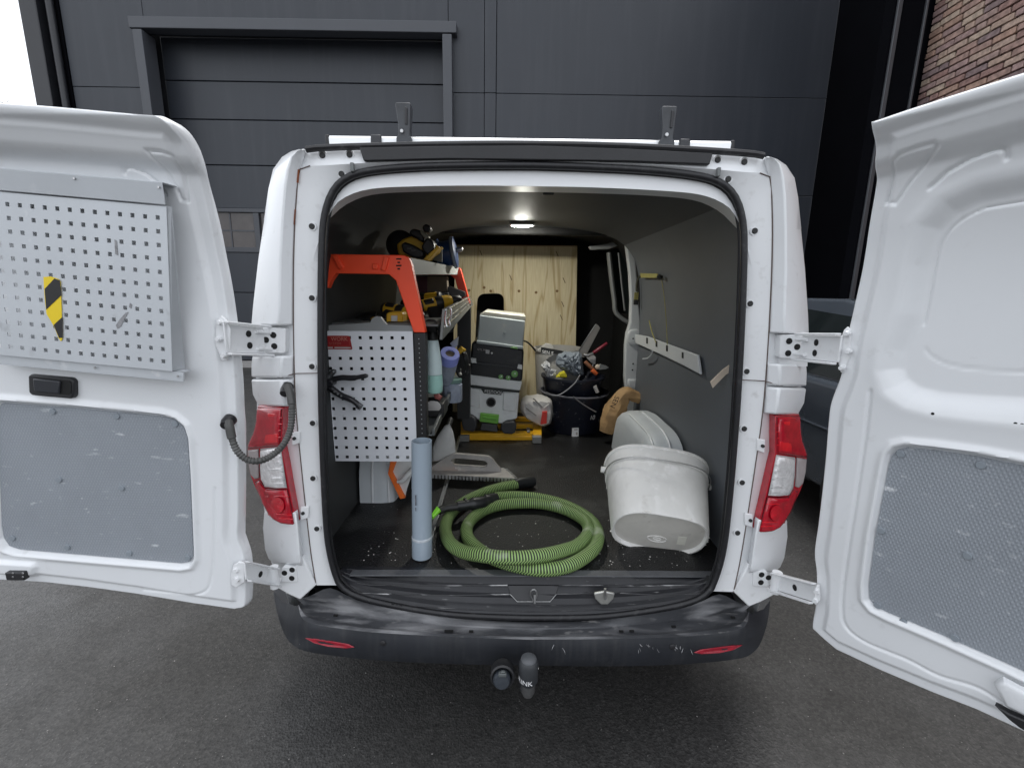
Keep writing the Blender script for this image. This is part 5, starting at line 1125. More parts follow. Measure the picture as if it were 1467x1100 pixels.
obj('lid', MB().prism([E(x, y, 2.42) for x, y in ((641, 411), (645, 410), (666, 418), (667, 424), (650, 432), (640, 430))], (0, .02, 0)), mat('lid_grey', (.035, .037, .04), .35, 0, .2, 12), kb, bevel=.003)
obj('tray_body', MB().prism([E(x, y, 2.38) for x, y in ((612, 420), (642, 419), (644, 438), (614, 440))], (0, .12, 0)), TOOLK, kb, bevel=.004)
obj('edge', MB().tube([E(613, 421, 2.375), E(638, 422, 2.375)], .003, 6), ALU, kb)
bl_ = thing('cardboard_box', 'pale brown cardboard box standing in the tray below the top shelf', 'box', E(632, 405, 2.3))
obj('carton', MB().prism([E(x, y, 2.44) for x, y in ((612, 395.5), (640, 395.5), (641, 418), (612, 419))], (0, .06, 0)), mat('carton', (.13, .105, .08), .8, 0, .2, 9), bl_, bevel=.002)
obj('label', MB().prism([E(x, y, 2.437) for x, y in ((597, 396), (612, 396), (612, 420), (600, 418))], (0, .01, 0)), mat('carton_purple', (.06, .015, .03), .6), bl_)
# ---- things on the lower shelf
BYS = 1.78
sb = thing('spray_bottle', 'pale blue spray bottle with a black head standing behind the black post', 'spray bottle', E(622, 562, BYS))
def ringx(y, xl, xr, d=.05): 
    a, b = E(xl, y, BYS), E(xr, y, BYS); c = (a+b)/2; r = (b-a).length/2; return [c+Vector((math.cos(t)*r, math.sin(t)*min(d, r), 0)) for t in [k*math.pi/9 for k in range(18)]]
obj('bottle', MB().loft([ringx(y, l, r) for y, l, r in ((536, 611, 633.5), (520, 611, 633), (500, 610.5, 630), (490, 610.5, 628.5), (487, 611, 627.5))], True, True), CYAN, sb)
obj('liquid', MB().loft([ringx(y, l, r) for y, l, r in ((562, 612, 632), (560, 611, 634), (550, 611, 634.5), (536.5, 611, 633.7))], True, True), CYAN2, sb)
obj('collar', MB().loft([ringx(y, l, r) for y, l, r in ((488, 611.5, 627), (478, 612, 627), (474, 613, 626))], True, True), TOOLK, sb)
obj('spray_head', MB().prism([E(x, y, BYS-.02) for x, y in ((608, 461), (612, 457.5), (622, 458), (630, 464), (629.5, 468), (625.5, 470), (626, 476), (612, 476), (611, 466))], (0, .04, 0)), mat('spray_black', (.02, .021, .022), .4), sb, bevel=.005)
obj('trigger', MB().prism([E(x, y, BYS-.01) for x, y in ((626, 470), (631, 474), (633, 484), (630, 485), (628, 477))], (0, .02, 0)), TOOLK, sb, bevel=.002)
tr_ = thing('masking_roll', 'roll of blue masking tape with clear film hanging from it', 'masking film', E(645, 515, 1.98))
mc = E(644, 510, 1.98); Mt = Matrix.Rotation(R_(36), 3, 'X') @ Matrix.Rotation(R_(14), 3, 'Y')
obj('tape_ring', MB().lathe([(.021, .018), (.041, .018), (.043, .010), (.043, -.030), (.021, -.030), (.021, .018)], mc, 28, Mt, caps=False), TAPEB, tr_)
obj('core', MB().lathe([(.0205, .012), (.0205, -.03), (0, -.03)], mc, 24, Mt), mat('card_core', (.14, .11, .08), .8), tr_)
obj('film', MB().lathe([(.042, -.03), (.043, -.07), (.041, -.14), (.036, -.165), (0, -.166)], mc, 24, Mt), CLEARP, tr_)
cbx = thing('cable_coil', 'coiled black cable with a brass yellow connector beside the tape roll', 'cable', E(665, 520, 2.2))
cl_ = [E(664+7*math.cos(t)-t*.2, 522+18*math.sin(t), 2.18+.012*math.sin(t*3)) for t in [k*.35 for k in range(54)]]
obj('cable', MB().tube(cl_, .0085, 8), TOOLK, cbx)
obj('connector', MB().tube([E(655, 506, 2.12), E(662, 500, 2.12), E(666, 502, 2.13)], [.012, .015, .008], 12), mat('brass_yellow', (.55, .33, .03), .4, .3), cbx)
bx2 = thing('grey_bracket', 'dull grey steel bracket hanging under the tray rail', 'bracket', E(652, 487, 2.1))
obj('plate', MB().prism([E(x, y, 2.08) for x, y in ((644, 492), (651, 486), (657, 482), (656, 495), (650, 500))], (0, .01, 0)), ALUD, bx2, bevel=.002)
wb = thing('plastic_tub', 'low black tub holding white wipes on the lower shelf', 'tub', E(625, 578, 1.85))
obj('tub', MB().box(E(622, 583, 1.86), (.10, .12, .06)), TOOLK, wb, bevel=.006)
obj('wipes', MB().puff([E(x, y, 1.80) for x, y in ((612, 582), (616, 579), (628, 580), (632, 584), (629, 588), (614, 588))], (0, -.3, 1), .02), SACK, wb)
obj('red_wrapper', MB().puff([E(x, y, 1.80) for x, y in ((621, 564), (627, 562), (634, 568), (630, 574), (623, 571))], (0, -1, .3), .012), mat('wrapper', (.32, .10, .09), .4, 0, .4, 40), wb)
jr = thing('clear_jar', 'clear plastic jar of small fixings under the tape roll', 'jar', E(648, 560, 2.1))
obj('jar', MB().lathe([(0, 0), (.045, .002), (.048, .01), (.048, .085), (.040, .092), (0, .092)], E(648, 575, 2.1), 20), CLEARP, jr)
obj('lid', MB().lathe([(.044, .093), (.046, .096), (.046, .110), (0, .112)], E(648, 575, 2.1), 20), mat('lid_green', (.16, .26, .24), .4), jr)

# ---- clamp hooked on the end panel
cp = thing('quick_clamp', 'black quick-action clamp hooked onto the white perforated panel', 'clamp', E(475, 545, EYB-.03))
KB = mat('clamp_black', (.013, .013, .016), .28, 0, .2, 20)
def cap_tube(l, r, Y=EYB-.03, seg=10): return MB().tube(smooth([E(x, y, Y) for x, y in l], 22), r, seg)
obj('upper_handle', cap_tube([(462, 549), (475, 544), (490, 541), (505, 541.5), (520, 539), (527, 538)], [.011]*6+[.010]*10+[.008]*5+[.005]), KB, cp)
obj('lower_handle', cap_tube([(466, 549), (475, 557), (488, 566), (502, 572), (511, 578), (516, 584)], [.012]*8+[.011]*8+[.010]*6), KB, cp)
obj('jaw', cap_tube([(461, 546), (470, 540), (477, 533), (481, 532)], [.012]*12+[.010]*8+[.007]*2, EYB-.035), mat('jaw_grey', (.10, .105, .11), .3, .6), cp)
obj('pivot', MB().disc(E(472, 549, EYB-.045), (0, -1, 0), .014, .008, 14, .03), KB, cp)
for x, y in ((479, 561), (484, 564.5), (489, 567)): obj('grip_dimple', MB().disc(E(x, y, EYB-.0405), (0, -1, 0), .0035, .002, 8), STEEL, cp)
obj('tip_pad', MB().box(E(515, 582, EYB-.03), (.018, .014, .022), Matrix.Rotation(R_(35), 3, 'Y')), mat('tip_grey', (.14, .14, .15), .35, .3), cp, bevel=.003)

# ---- pipe, orange scraper, trowel, white trough
pc = at(603, 800, Z=FZ+.006); pcy = pc.y+.02
pipe = thing('drain_pipe', 'grey plastic drain pipe standing upright near the sill', 'pipe', (pc.x, pcy, FZ))
ptop = at(604, 632, Y=pcy); prad = (at(619, 640, Y=pcy)-at(589, 640, Y=pcy)).length/2
H_ = ptop.z-FZ-.004; pb0 = Vector((pc.x, pcy, FZ+.006)); tilt = Vector((ptop.x-pc.x, 0, 0))/H_
Mp = Matrix(((1, 0, tilt.x), (0, 1, 0), (0, 0, 1)))
obj('tube', MB().lathe([(prad, 0), (prad, .070), (prad*.965, .074), (prad*.965, H_), (prad*.88, H_), (prad*.88, H_-.2)], pb0, 40, Mp, caps=False), PVC, pipe, ang=25)
obj('joint_ring', MB().lathe([(prad*1.0, .066), (prad*1.012, .069), (prad*1.01, .073), (prad*.97, .0755)], pb0, 40, Mp, caps=False), mat('pvc_frayed', (.5, .54, .58), .6, 0, .2, 60), pipe)
obj('stamp', MB().prism([at(x, y, Y=pcy-prad-.0012) for x, y in ((594.3, 709), (596.3, 709), (596.6, 724), (594.8, 724))], (0, -.0002, 0)).prism([at(x, y, Y=pcy-prad-.0012) for x, y in ((594.8, 727), (596.2, 727), (596.4, 732), (595.2, 732))], (0, -.0002, 0)), mat('stamp_grey', (.12, .13, .15), .6, 0, .4, 90), pipe, kind='stuff')
osY = 1.78
osc = thing('joint_scraper', 'white plastic scraper with a bent orange rubber edge behind the grey pipe', 'scraper', E(570, 700, osY))
obj('blade', MB().prism([E(x, y, osY+.012) for x, y in ((568, 658), (592, 658), (591, 676), (583, 700), (580, 713), (561, 680))], (0, .01, 0)), mat('scraper_white', (.68, .68, .67), .4, 0, .03, 10), osc, bevel=.003)
obj('orange_edge', MB().prism([E(x, y, osY) for x, y in ((559, 661), (568, 661), (562, 677), (580.5, 713.5), (573, 715), (555.5, 678.5)) ], (0, .02, 0)), mat('orange_rubber', (.95, .19, .03), .5, 0, .06, 10), osc, bevel=.002)
obj('handle', MB().tube(smooth([E(x, y, osY-.01) for x, y in ((569, 690), (577, 688), (584, 680), (592, 672))], 14), [.006, .008, .009, .010, .011, .012, .012, .012, .012, .012, .012, .012, .012, .012], 10), mat('scraper_handle', (.74, .74, .73), .35), osc)
tz = FZ+.05
trw = thing('notched_trowel', 'plaster-caked grey notched trowel with a saw-toothed steel edge', 'trowel', at(680, 680, Z=tz))
pl0, pl1 = at(604, 679, Z=tz), at(738, 686, Z=tz); pk1, pk0 = at(722, 671, Z=tz), at(606, 668, Z=tz)
obj('plate', MB().prism([pl0, pl1, pk1, pk0], (0, 0, .004)), mat('trowel_steel', (.42, .40, .38), .45, .5, .15, 20), trw)
tm = MB(); NT = 27
for k in range(NT):
    a0, a1 = pl0.lerp(pl1, k/NT), pl0.lerp(pl1, (k+.62)/NT); dn = Vector((0, -.002, -.018))
    tm.prism([a0+Vector((0, -.0005, .002)), a1+Vector((0, -.0005, .002)), a1+dn*.95, a0+dn*.95], (0, .0025, 0))
obj('teeth', tm, STEEL, trw, kind='stuff', flat=True)
tm = MB()
for k in range(7):
    a0, a1 = pl1.lerp(pk1, k/7), pl1.lerp(pk1, (k+.6)/7); tm.prism([a0, a1, a1+Vector((.014, 0, 0)), a0+Vector((.014, 0, 0))], (0, 0, .003))
obj('end_teeth', tm, STEEL, trw, kind='stuff', flat=True)
hy = (pl0.y+pk0.y)/2-.01
hq = [at(x, y, Y=hy) for x, y in ((608, 671), (622, 667), (635, 657), (645, 651.5), (652, 650), (700, 654), (706, 658), (712, 667), (719, 673), (716, 677.5), (612, 676))]
hole_ = [at(x, y, Y=hy) for x, y in ((646, 660), (652, 656.5), (694, 660), (699, 664), (695, 669.5), (650, 666.5))]
tm = MB()
nO, nH = 60, 60
def ringres(l, n): return resample(l+[l[0]], n+1)[:-1]
O_ = ringres(roundpoly(hq, .012, 4), nO); cH = sum((Vector(p) for p in hole_), Vector())/len(hole_)
Hh_ = roundpoly(hole_, .006, 3); 
def castring(c, ref, poly):
    out = []
    for p in ref:
        d = (p-c); best = None
        for a_, b_ in zip(poly, poly[1:]+poly[:1]):
            ax, az, bx_, bz = a_.x-c.x, a_.z-c.z, b_.x-c.x, b_.z-c.z; dx, dz = d.x, d.z; ex, ez = bx_-ax, bz-az
            den = dx*ez-dz*ex
            if abs(den) < 1e-12: continue
            t = (ax*ez-az*ex)/den; u = (ax*dz-az*dx)/den
            if t > 0 and -1e-6 <= u <= 1+1e-6: best = t if best is None else max(best, t)
        out.append(c+d*(best or .3))
    return out
I_ = castring(cH, O_, Hh_); th_ = Vector((0, .024, 0))
tm.loft([O_, I_, [p+th_ for p in I_], [p+th_ for p in O_], O_], True)
obj('handle', tm, TROWG, trw, bevel=.004)
wt = thing('plaster_scoop', 'pale curved plastic scoop leaning beside the lower shelf', 'scoop', at(638, 655, Z=FZ))
sq = [(619, 661), (620, 640), (626, 626), (637, 610), (644, 607), (649, 618), (652, 634), (653, 648), (644, 655), (630, 660)]
obj('blade', MB().puff([E(x, y, 2.05) for x, y in sq], (.3, -1, 0), .022, ((1, 0), (1, .1), (.85, .55), (.6, .85), (.3, 1))), mat('scoop_white', (.50, .50, .49), .45, 0, .08, 16), wt, ang=70)
obj('grip', MB().tube([E(641, 616, 2.08), E(646, 600, 2.14)], .014, 10), TOOLK, wt)
fx_ = [at(x, y, Z=FZ+.003) for x, y in ((612.5, 775), (620.5, 775), (661, 625), (657, 625))]
obj('floor_edge_trim', MB().prism(fx_, (0, 0, .006)).prism([fx_[1], fx_[2], fx_[2]-Vector((.004, 0, 0)), fx_[1]-Vector((.004, 0, 0))], (0, 0, .018)), mat('edge_alu', (.42, .43, .43), .35, .8, .15, 14), van, bevel=.001)

# ---- green suction hose
hz_ = FZ+.028
h1 = [(740, 694, 0), (722, 697, 0), (700, 703, .0), (680, 711, .0), (662, 721, .0), (645, 737, .0), (638, 757, .002), (644, 780, .01), (662, 798, .022), (692, 811.5, .040), (728, 817, .044), (765, 814, .042), (800, 802, .03), (826, 786, .012), (841, 769, .006), (842, 754, .004), (832, 742, .002), (810, 730, .0), (780, 722, .0), (750, 720.5, 0), (722, 722.5, 0), (700, 728, 0), (682, 738, 0), (670, 752, 0), (669.5, 768, 0), (682, 784, .0), (706, 799, .0), (740, 810, 0), (775, 815.5, 0), (808, 812, 0), (834, 800, 0), (852, 784, 0), (857, 766, 0), (850, 749, 0), (833, 735, 0), (806, 722, 0), (775, 714, 0), (745, 711, .0), (722, 712.5, .004), (708, 715.5, .008)]
hp = smooth([at(x, y, Z=hz_)+Vector((0, 0, z)) for x, y, z in h1], 520)
hs_ = thing('suction_hose', 'green and black ribbed suction hose coiled in two turns on the floor', 'hose', at(750, 765, Z=FZ))
hr = .0225
mbh = MB().tube(hp, hr, 16); L = [0]
for a, b in zip(hp, hp[1:]): L.append(L[-1]+(b-a).length)
mbh.uv = [(k/16, L[i]/.0086+k/16*1.0-.0) for i in range(len(hp)) for k in range(16)]
obj('hose', mbh, HOSE, hs_, ang=70)
def hpos(x, y, z=0): return at(x, y, Z=hz_+z)
obj('end_cuff', MB().tube([hpos(738, 694.5), hpos(744, 692), hpos(760, 690), hpos(765, 689)], [.024, .027, .027, .022], 18), mat('cuff_black', (.012, .013, .014), .4, 0, .2, 20), hs_)
obj('connector', MB().tube(smooth([hpos(x, y, z) for x, y, z in ((709, 715, .010), (700, 717, .020), (690, 720, .03), (676, 722, .036), (662, 724, .036), (655, 725, .036))], 24), [.026]*7+[.0225]*3+[.0255]*7+[.020]*7, 18), mat('cuff_black2', (.012, .013, .014), .4, 0, .2, 20), hs_)
for k, x in ((0, 667), (1, 697)): obj('cuff_ring', MB().tube([hpos(x-1.2, 723-k*5.5, .034-k*.012), hpos(x+1.2, 722.6-k*5.5, .034-k*.012)], .0268, 18), TOOLK, hs_)
obj('nozzle', MB().tube(smooth([hpos(x, y, z) for x, y, z in ((656, 725, .036), (640, 727, .034), (628, 732, .03))], 10), [.019]*6+[.018]*4, 14, flat=.8), TOOLK, hs_)
obj('green_tip', MB().puff([hpos(x, y, .05) for x, y in ((617.5, 739), (626.5, 725.5), (632, 732), (620, 744))], (0, -.5, .8), .012), LIME, hs_)
hpos2 = None

# ---- vacuum cleaner on a yellow frame
VY = 2.62
yf = thing('yellow_trestle', 'folded yellow aluminium trestle lying under the vacuum cleaner', 'trestle', at(718, 628, Z=FZ))
def yb(x0, x1, y, ht, nm, m=YEL, Z=FZ+.045, dep=.03):
    a, b = at(x0, y, Z=Z), at(x1, y, Z=Z); return obj(nm, MB().prism([a, b, b+Vector((0, 0, -ht)), a+Vector((0, 0, -ht))], (0, dep, 0)), m, yf, bevel=.003)
yb(664, 766, 620.5, .045, 'front_rail', dep=.05); yb(700, 764, 608, .03, 'middle_rail', dep=.04); yb(716, 762, 598.5, .03, 'rear_rail', dep=.04)
obj('rail_groove', MB().tube([at(673, 624.5, Z=FZ+.024)+Vector((0, -.002, 0)), at(762, 625.5, Z=FZ+.024)+Vector((0, -.002, 0))], .0035, 6), mat('yellow_pale', (.9, .55, .05), .3), yf)  # paler yellow line along the front rail
sr = [at(x, y, Z=FZ+.047) for x, y in ((763, 604), (776, 604), (776, 622), (764, 622))]
obj('side_rail', MB().prism(sr, (0, 0, -.045)), YEL, yf, bevel=.003)
sr = [at(x, y, Z=FZ+.047) for x, y in ((660, 604), (668, 604), (672, 621), (660, 621))]
obj('side_rail', MB().prism(sr, (0, 0, -.045)), YEL, yf, bevel=.003)
for x0, x1, yy in ((658.5, 672, 624), (763, 776, 626)): yb(x0, x1, yy, .04, 'end_foot', mat('foot_grey', (.22, .22, .21), .5), FZ+.042, .05)
obj('lock_pin', MB().box(at(757, 616, Z=FZ+.055), (.02, .06, .015)), STEEL, yf, bevel=.002)
vac = thing('vacuum_cleaner', 'pale grey and black shop vacuum with green dials beside the rack', 'vacuum cleaner', E(705, 610, VY+.15))
def V(l, Y=VY): return [E(x, y, Y) for x, y in l]
dd = Vector((0, .34, 0))
obj('tank', MB().prism(V([(669, 553), (744, 562), (743, 575), (742, 582), (741, 600), (728, 603), (720, 607.5), (688, 604), (681, 599), (674, 595), (662.5, 594), (664, 578), (669, 573)]), dd), VACG, vac, bevel=.012, bseg=3)
obj('tank_rib', MB().prism(V([(671, 556), (687, 558), (688, 585), (672, 582)], VY-.010), dd*.1), VACG, vac, bevel=.006)
obj('tank_rib', MB().prism(V([(721, 562), (740, 564), (739, 590), (720, 588)], VY-.010), dd*.1), VACG, vac, bevel=.006)
obj('collar', MB().prism(V([(669.5, 536), (748, 546.5), (747, 551), (745, 560), (669, 551.5)], VY-.008), dd*1.02), VACG, vac, bevel=.008)
obj('dark_band', MB().prism(V([(669, 552), (744.5, 560), (744, 562.5), (721, 561), (718, 566), (693, 563.5), (689, 557), (669, 554.5)], VY-.0125), dd*.9), mat('band_black', (.015, .02, .02), .4), vac, bevel=.001)
text('lettering', 'FESTOOL', .026, E(694, 562.3, VY-.0132), E(717, 564.8, VY)-E(694, 562.3, VY), (0, 0, 1), WHITEP, vac)
obj('head', MB().prism(V([(676, 491), (681, 489), (749, 500), (750.5, 505), (748.5, 544), (744, 549), (678, 541), (671, 537)], VY-.004), dd*.95), VACK, vac, bevel=.012, bseg=3)
obj('head_lip', MB().prism(V([(674, 517), (749, 526), (748.5, 529), (673.5, 521)], VY-.016), (0, .02, 0)), mat('lip_black', (.03, .032, .036), .3), vac, bevel=.003)
for q in ([(674.5, 512.5), (682, 513.5), (682.5, 520.5), (674.5, 519.5)], [(742, 522), (748, 523), (748, 529.5), (741, 528)]): obj('latch', MB().prism(V(q, VY-.022), (0, .02, 0)), VACG, vac, bevel=.002)
for x, y, r in ((717.5, 539.8, .0145), (728, 541.2, .0145), (737, 535.8, .021)):
    k = obj('dial', MB().disc(E(x, y, VY-.006), (0, -1, .25), r, .018, 18, .006), mat('dial_green', (.15, .38, .09), .45), vac); obj('dial_mark', MB().box(E(x+.8, y-.8, VY-.025), (.006, .003, .006)), WHITEP, k)
for q in ([(696, 501), (701.5, 501.7), (701, 507), (695.7, 506.3)],): obj('socket_cover', MB().prism(V(q, VY-.0055), (0, .003, 0)), mat('cover_grey', (.5, .5, .5), .5), vac)
obj('indicator', MB().disc(E(704.7, 505.8, VY-.0045), (0, -1, 0), .006, .003, 10), WHITEP, vac)
text('lettering', 'CTL MIDI', .016, E(684, 501.5, VY-.0046), E(694, 502.8, VY)-E(684, 501.5, VY), (0, 0, 1), GREYP, vac)
obj('inlet', MB().lathe([(.021, -.03), (.022, .006), (.0285, .006), (.0285, -.02)], E(703.5, 576, VY-.006), 26, Matrix.Rotation(R_(90), 3, 'X'), caps=False), mat('inlet_grey', (.10, .10, .10), .4), vac)
obj('inlet_dark', MB().disc(E(703.5, 576, VY-.004), (0, -1, 0), .022, .001, 20), HOLE, vac)
obj('green_latch', MB().prism(V([(688, 592), (715, 595), (713.5, 607.5), (687, 604)], VY-.022), (0, .03, 0)), GREENP, vac, bevel=.003)
obj('latch_lip', MB().prism(V([(692, 597.5), (711, 600), (711, 602), (692, 599.5)], VY-.028), (0, .01, 0)), mat('green_dark', (.10, .30, .04), .5), vac, bevel=.001)
for q in ([(662.5, 595), (675, 595), (682, 600), (683, 613), (679, 619), (664, 617), (661, 606)], [(718, 610), (724, 604.5), (737, 603.5), (740, 612), (738, 620), (733, 622.5), (722, 621.5), (717, 616)]): obj('castor_guard', MB().prism(V(q, VY-.035), (0, .08, 0)), mat('guard_dark', (.035, .036, .04), .5, 0, .15, 14), vac, bevel=.008)
obj('foot_bar', MB().prism(V([(690, 606), (712, 608.5), (713, 619), (688, 616)], VY-.02), (0, .05, 0)), mat('bar_dark', (.06, .06, .062), .5), vac, bevel=.004)
tb = thing('toolbox', 'plain grey plastic tool case stacked on the vacuum cleaner', 'toolbox', E(717, 475, VY+.15))
obj('case', MB().prism(V([(687, 451), (752.5, 459.5), (749, 500), (683, 491.5)], VY-.03), (0, .30, 0)), BOXG, tb, bevel=.007, bseg=3)
obj('lid', MB().prism(V([(686.8, 450.8), (753.2, 459.3), (753, 452.8), (694, 446)], VY-.025), (0, .32, 0)), mat('lid_cream', (.52, .51, .44), .55, 0, .12, 16), tb, bevel=.004)
obj('base_rim', MB().prism(V([(683, 487.5), (749.5, 496.5), (749, 500.5), (682.5, 492)], VY-.036), (0, .30, 0)), BOXG, tb, bevel=.003)
obj('green_catch', MB().prism(V([(731, 499), (734, 497), (741, 497.5), (742, 501)], VY-.042), (0, .02, 0)), mat('catch_green', (.12, .26, .08), .5), tb, bevel=.003)
obj('dent', MB().disc(E(722.5, 476.5, VY-.0302), (0, -1, 0), .009, .0008, 10), mat('dent_grey', (.30, .335, .345), .6), tb)
pc_ = thing('power_cord', 'black power cord running from the vacuum to the white tub', 'cord', E(751, 488, VY+.1))
obj('cord', MB().tube(smooth([E(x, y, Y) for x, y, Y in ((745, 488, 2.85), (753, 489, 2.83), (760, 494, 2.85), (767, 502.5, 2.9))], 18), .0055, 8), TOOLK, pc_)

# ---- plywood partition
PYY = 3.28
ply = thing('plywood_sheet', 'pine plywood sheet with a rounded cut-out standing across the van', 'plywood', E(744, 560, PYY))
out_ = [E(x, y, PYY) for x, y in ((652, 352), (827, 353.5), (823, 610), (648, 610))]
cut = roundpoly([E(x, y, PYY) for x, y in ((684, 421), (722, 420), (722, 500), (680, 500))], .055, 6)
I2 = ringres(cut, 64); cc_ = sum(I2, Vector())/64
O2 = castring(cc_, I2, out_)
# snap the nearest samples onto the four corners
for cnr in out_:
    k = min(range(64), key=lambda i: (O2[i]-cnr).length); O2[k] = Vector(cnr)
thp = Vector((0, .018, 0))
obj('board', MB().loft([O2, I2, [p+thp for p in I2], [p+thp for p in O2], O2], True), PLY, ply, ang=30)
obj('top_edge', MB().prism([E(x, y, PYY-.001) for x, y in ((654, 350.5), (827, 352), (827, 353.6), (654, 352.2))], (0, .03, 0)), mat('ply_edge', (.30, .20, .11), .7), ply)
for x, y in ((672, 416), (693.5, 412), (703, 417), (743.5, 417), (768, 419), (798, 417)): obj('knot', MB().disc(E(x, y, PYY-.0002), (0, -1, 0), .010, .0006, 12), mat('knot_brown', (.20, .12, .045), .7, 0, .3, 60), ply)
for x, y in ((798, 364), (731.5, 398), (808, 402), (806, 436), (804, 455), (689, 363)):
    obj('scratch', MB().prism([E(x+a, y+b, PYY-.0004) for a, b in ((-2, -4), (-1, -4.2), (2.2, 3), (1.4, 4))], (0, -.0003, 0)), mat('scratch_dark', (.13, .09, .05), .8), ply, flat=True)

# ---- buckets with tools, sacks
BKY = 2.92
bk = at(822, 622, Z=FZ)
def lat(prof, cx, Y, **k):  # profile given in photo pixels: (half width, y)
    pass
k_ = (at(830, 560, Y=BKY)-at(829, 560, Y=BKY)).length
cxk = at(822, 570, Y=BKY).x
def bz(y): return at(822, y, Y=BKY).z
bu = thing('lower_bucket', 'dark navy bucket with a white price tag and chalked number, under another bucket', 'bucket', (cxk, BKY, FZ))
r0, r1 = 38*k_, 46*k_
zt = FZ+.245
obj('pail', MB().lathe([(0, .004), (r0, .004), (r0*1.02, .012), (r1, zt-FZ), (r1*1.05, zt-FZ+.004), (r1*1.05, zt-FZ+.018), (r1*.98, zt-FZ+.018), (r0*.95, .03), (0, .03)], (cxk, BKY, FZ), 40), PAILK, bu)
def ringpt(rx, z, a): return Vector((cxk+math.cos(a)*rx, BKY+math.sin(a)*rx, z))
obj('rim_band', MB().tube([ringpt(r1*1.05, zt+.012+.004*math.sin(a*2), a) for a in [k*math.pi/20 for k in range(41)]], .006, 8), mat('rim_grey', (.13, .13, .15), .4, 0, .2, 20), bu)
fx0 = lambda x, y: at(x, y, Y=BKY-r1*.93)
obj('handle', MB().tube(smooth([at(x, y, Y=BKY-r1*1.08) for x, y in ((821, 568), (828, 574), (838, 581), (848, 587), (854, 590))], 18), .0045, 8), mat('handle_wire', (.25, .25, .26), .4, .6), bu)
obj('price_tag', MB().prism([at(x, y, Y=BKY-r0*1.04-.004) for x, y in ((819.5, 613), (829, 612.5), (829, 625), (819, 625.5))], (0, -.001, 0)), WHITEP, bu, flat=True)
obj('tag_print', MB().prism([at(x, y, Y=BKY-r0*1.04-.0055) for x, y in ((822.5, 614.5), (827.5, 614.3), (827.5, 616), (822.5, 616.2))], (0, -.0003, 0)).prism([at(x, y, Y=BKY-r0*1.04-.0055) for x, y in ((825, 619), (827.5, 619), (827.5, 623), (825, 623))], (0, -.0003, 0)), GREYP, bu, kind='stuff', flat=True)
text('lettering', '10', .040, at(843.5, 601, Y=BKY-r0*1.10), (.90, .45, .0), (.18, 0, 1), WHITEP, bu, lift=.006)
ub = thing('upper_bucket', 'dark navy bucket full of hand tools, nested in the lower bucket', 'bucket', (cxk, BKY, zt-.02))
r2, r3 = 36*k_, 43*k_
zu = at(820, 541, Y=BKY).z+.005; cyu = at(820.5, 541, Y=BKY).x
obj('pail', MB().lathe([(0, 0), (r2, 0), (r3, zu-zt+.02), (r3*1.05, zu-zt+.022), (r3*1.05, zu-zt+.034), (r3*.96, zu-zt+.034), (r2*.9, .06), (0, .06)], (cyu, BKY, zt-.02), 40), PAILK, ub)
obj('handle', MB().tube(smooth([at(x, y, Y=BKY-r3*1.1) for x, y in ((831, 537), (824, 548), (812, 559), (800, 566), (791, 566), (783, 562))], 26), .0045, 8), mat('handle_wire', (.3, .3, .31), .4, .6), ub)
obj('handle_grip', MB().tube([at(852, 553, Y=BKY-r3*.9), at(856, 562, Y=BKY-r3*.9)], .012, 10), SACK, ub)
def stick(name, label, cat, parts, loc):
    t = thing(name, label, cat, loc)
    for nm, mb, m in parts: obj(nm, mb, m, t, bevel=.002)
    return t
Q = lambda l, Y: [at(x, y, Y=Y) for x, y in l]
stick('hand_saw', 'dull grey saw blade sticking up out of the upper bucket', 'saw', [('blade', MB().prism(Q([(827, 503), (833, 497), (853.5, 464), (857, 466), (860, 470), (842, 505), (838, 512), (828, 512)], 2.95), (0, .004, 0)), mat('saw_grey', (.22, .21, .20), .45, .3, .1, 14)), ('spine', MB().tube(Q([(829, 502), (853, 465)], 2.948), .003, 6), ALUD)], at(840, 500, Y=2.95))
stick('pliers', 'pliers with a dark red handle pointing up right out of the bucket', 'pliers', [('handle', MB().tube(Q([(850, 505.5), (858, 500), (870, 491.5)], 2.9), [.011, .012, .010], 10), REDP), ('head', MB().tube(Q([(836, 508), (842, 509), (850, 506)], 2.9), [.010, .013, .010], 10), STEEL)], at(850, 505, Y=2.9))
stick('pointing_trowel', 'small pointing trowel with a pale wooden handle and grey leaf at the bucket rim', 'trowel', [('leaf', MB().prism(Q([(856, 524), (860, 521.5), (868, 523.5), (872.5, 526.5), (868, 529), (858, 530)], 2.86), (0, .006, 0)), ALUD), ('knob', MB().lathe([(0, -.012), (.014, -.008), (.016, 0), (.013, .010), (0, .014)], at(856, 525.5, Y=2.84), 14, Matrix.Rotation(R_(90), 3, 'X')), WOODP)], at(860, 526, Y=2.85))
stick('chisel', 'chisel with an orange and brown handle lying across the bucket', 'chisel', [('grip', MB().tube(Q([(838, 518), (844, 524), (853, 532)], 2.84), [.012, .014, .011], 10), mat('grip_brown', (.24, .10, .05), .5)), ('collar', MB().tube(Q([(848, 530), (855, 536)], 2.83), [.014, .013], 10), mat('grip_orange', (.62, .12, .03), .5))], at(846, 528, Y=2.84))
stick('gauging_trowel', 'grey triangular trowel blade upright at the back of the bucket', 'trowel', [('leaf', MB().prism(Q([(840, 512), (850, 508), (854, 512), (853, 522), (848, 521)], 2.93), (0, .006, 0)), mat('leaf_pale', (.45, .44, .43), .45, .3)), ('tang', MB().tube(Q([(850, 520), (846, 535)], 2.94), .006, 8), STEEL)], at(848, 515, Y=2.93))
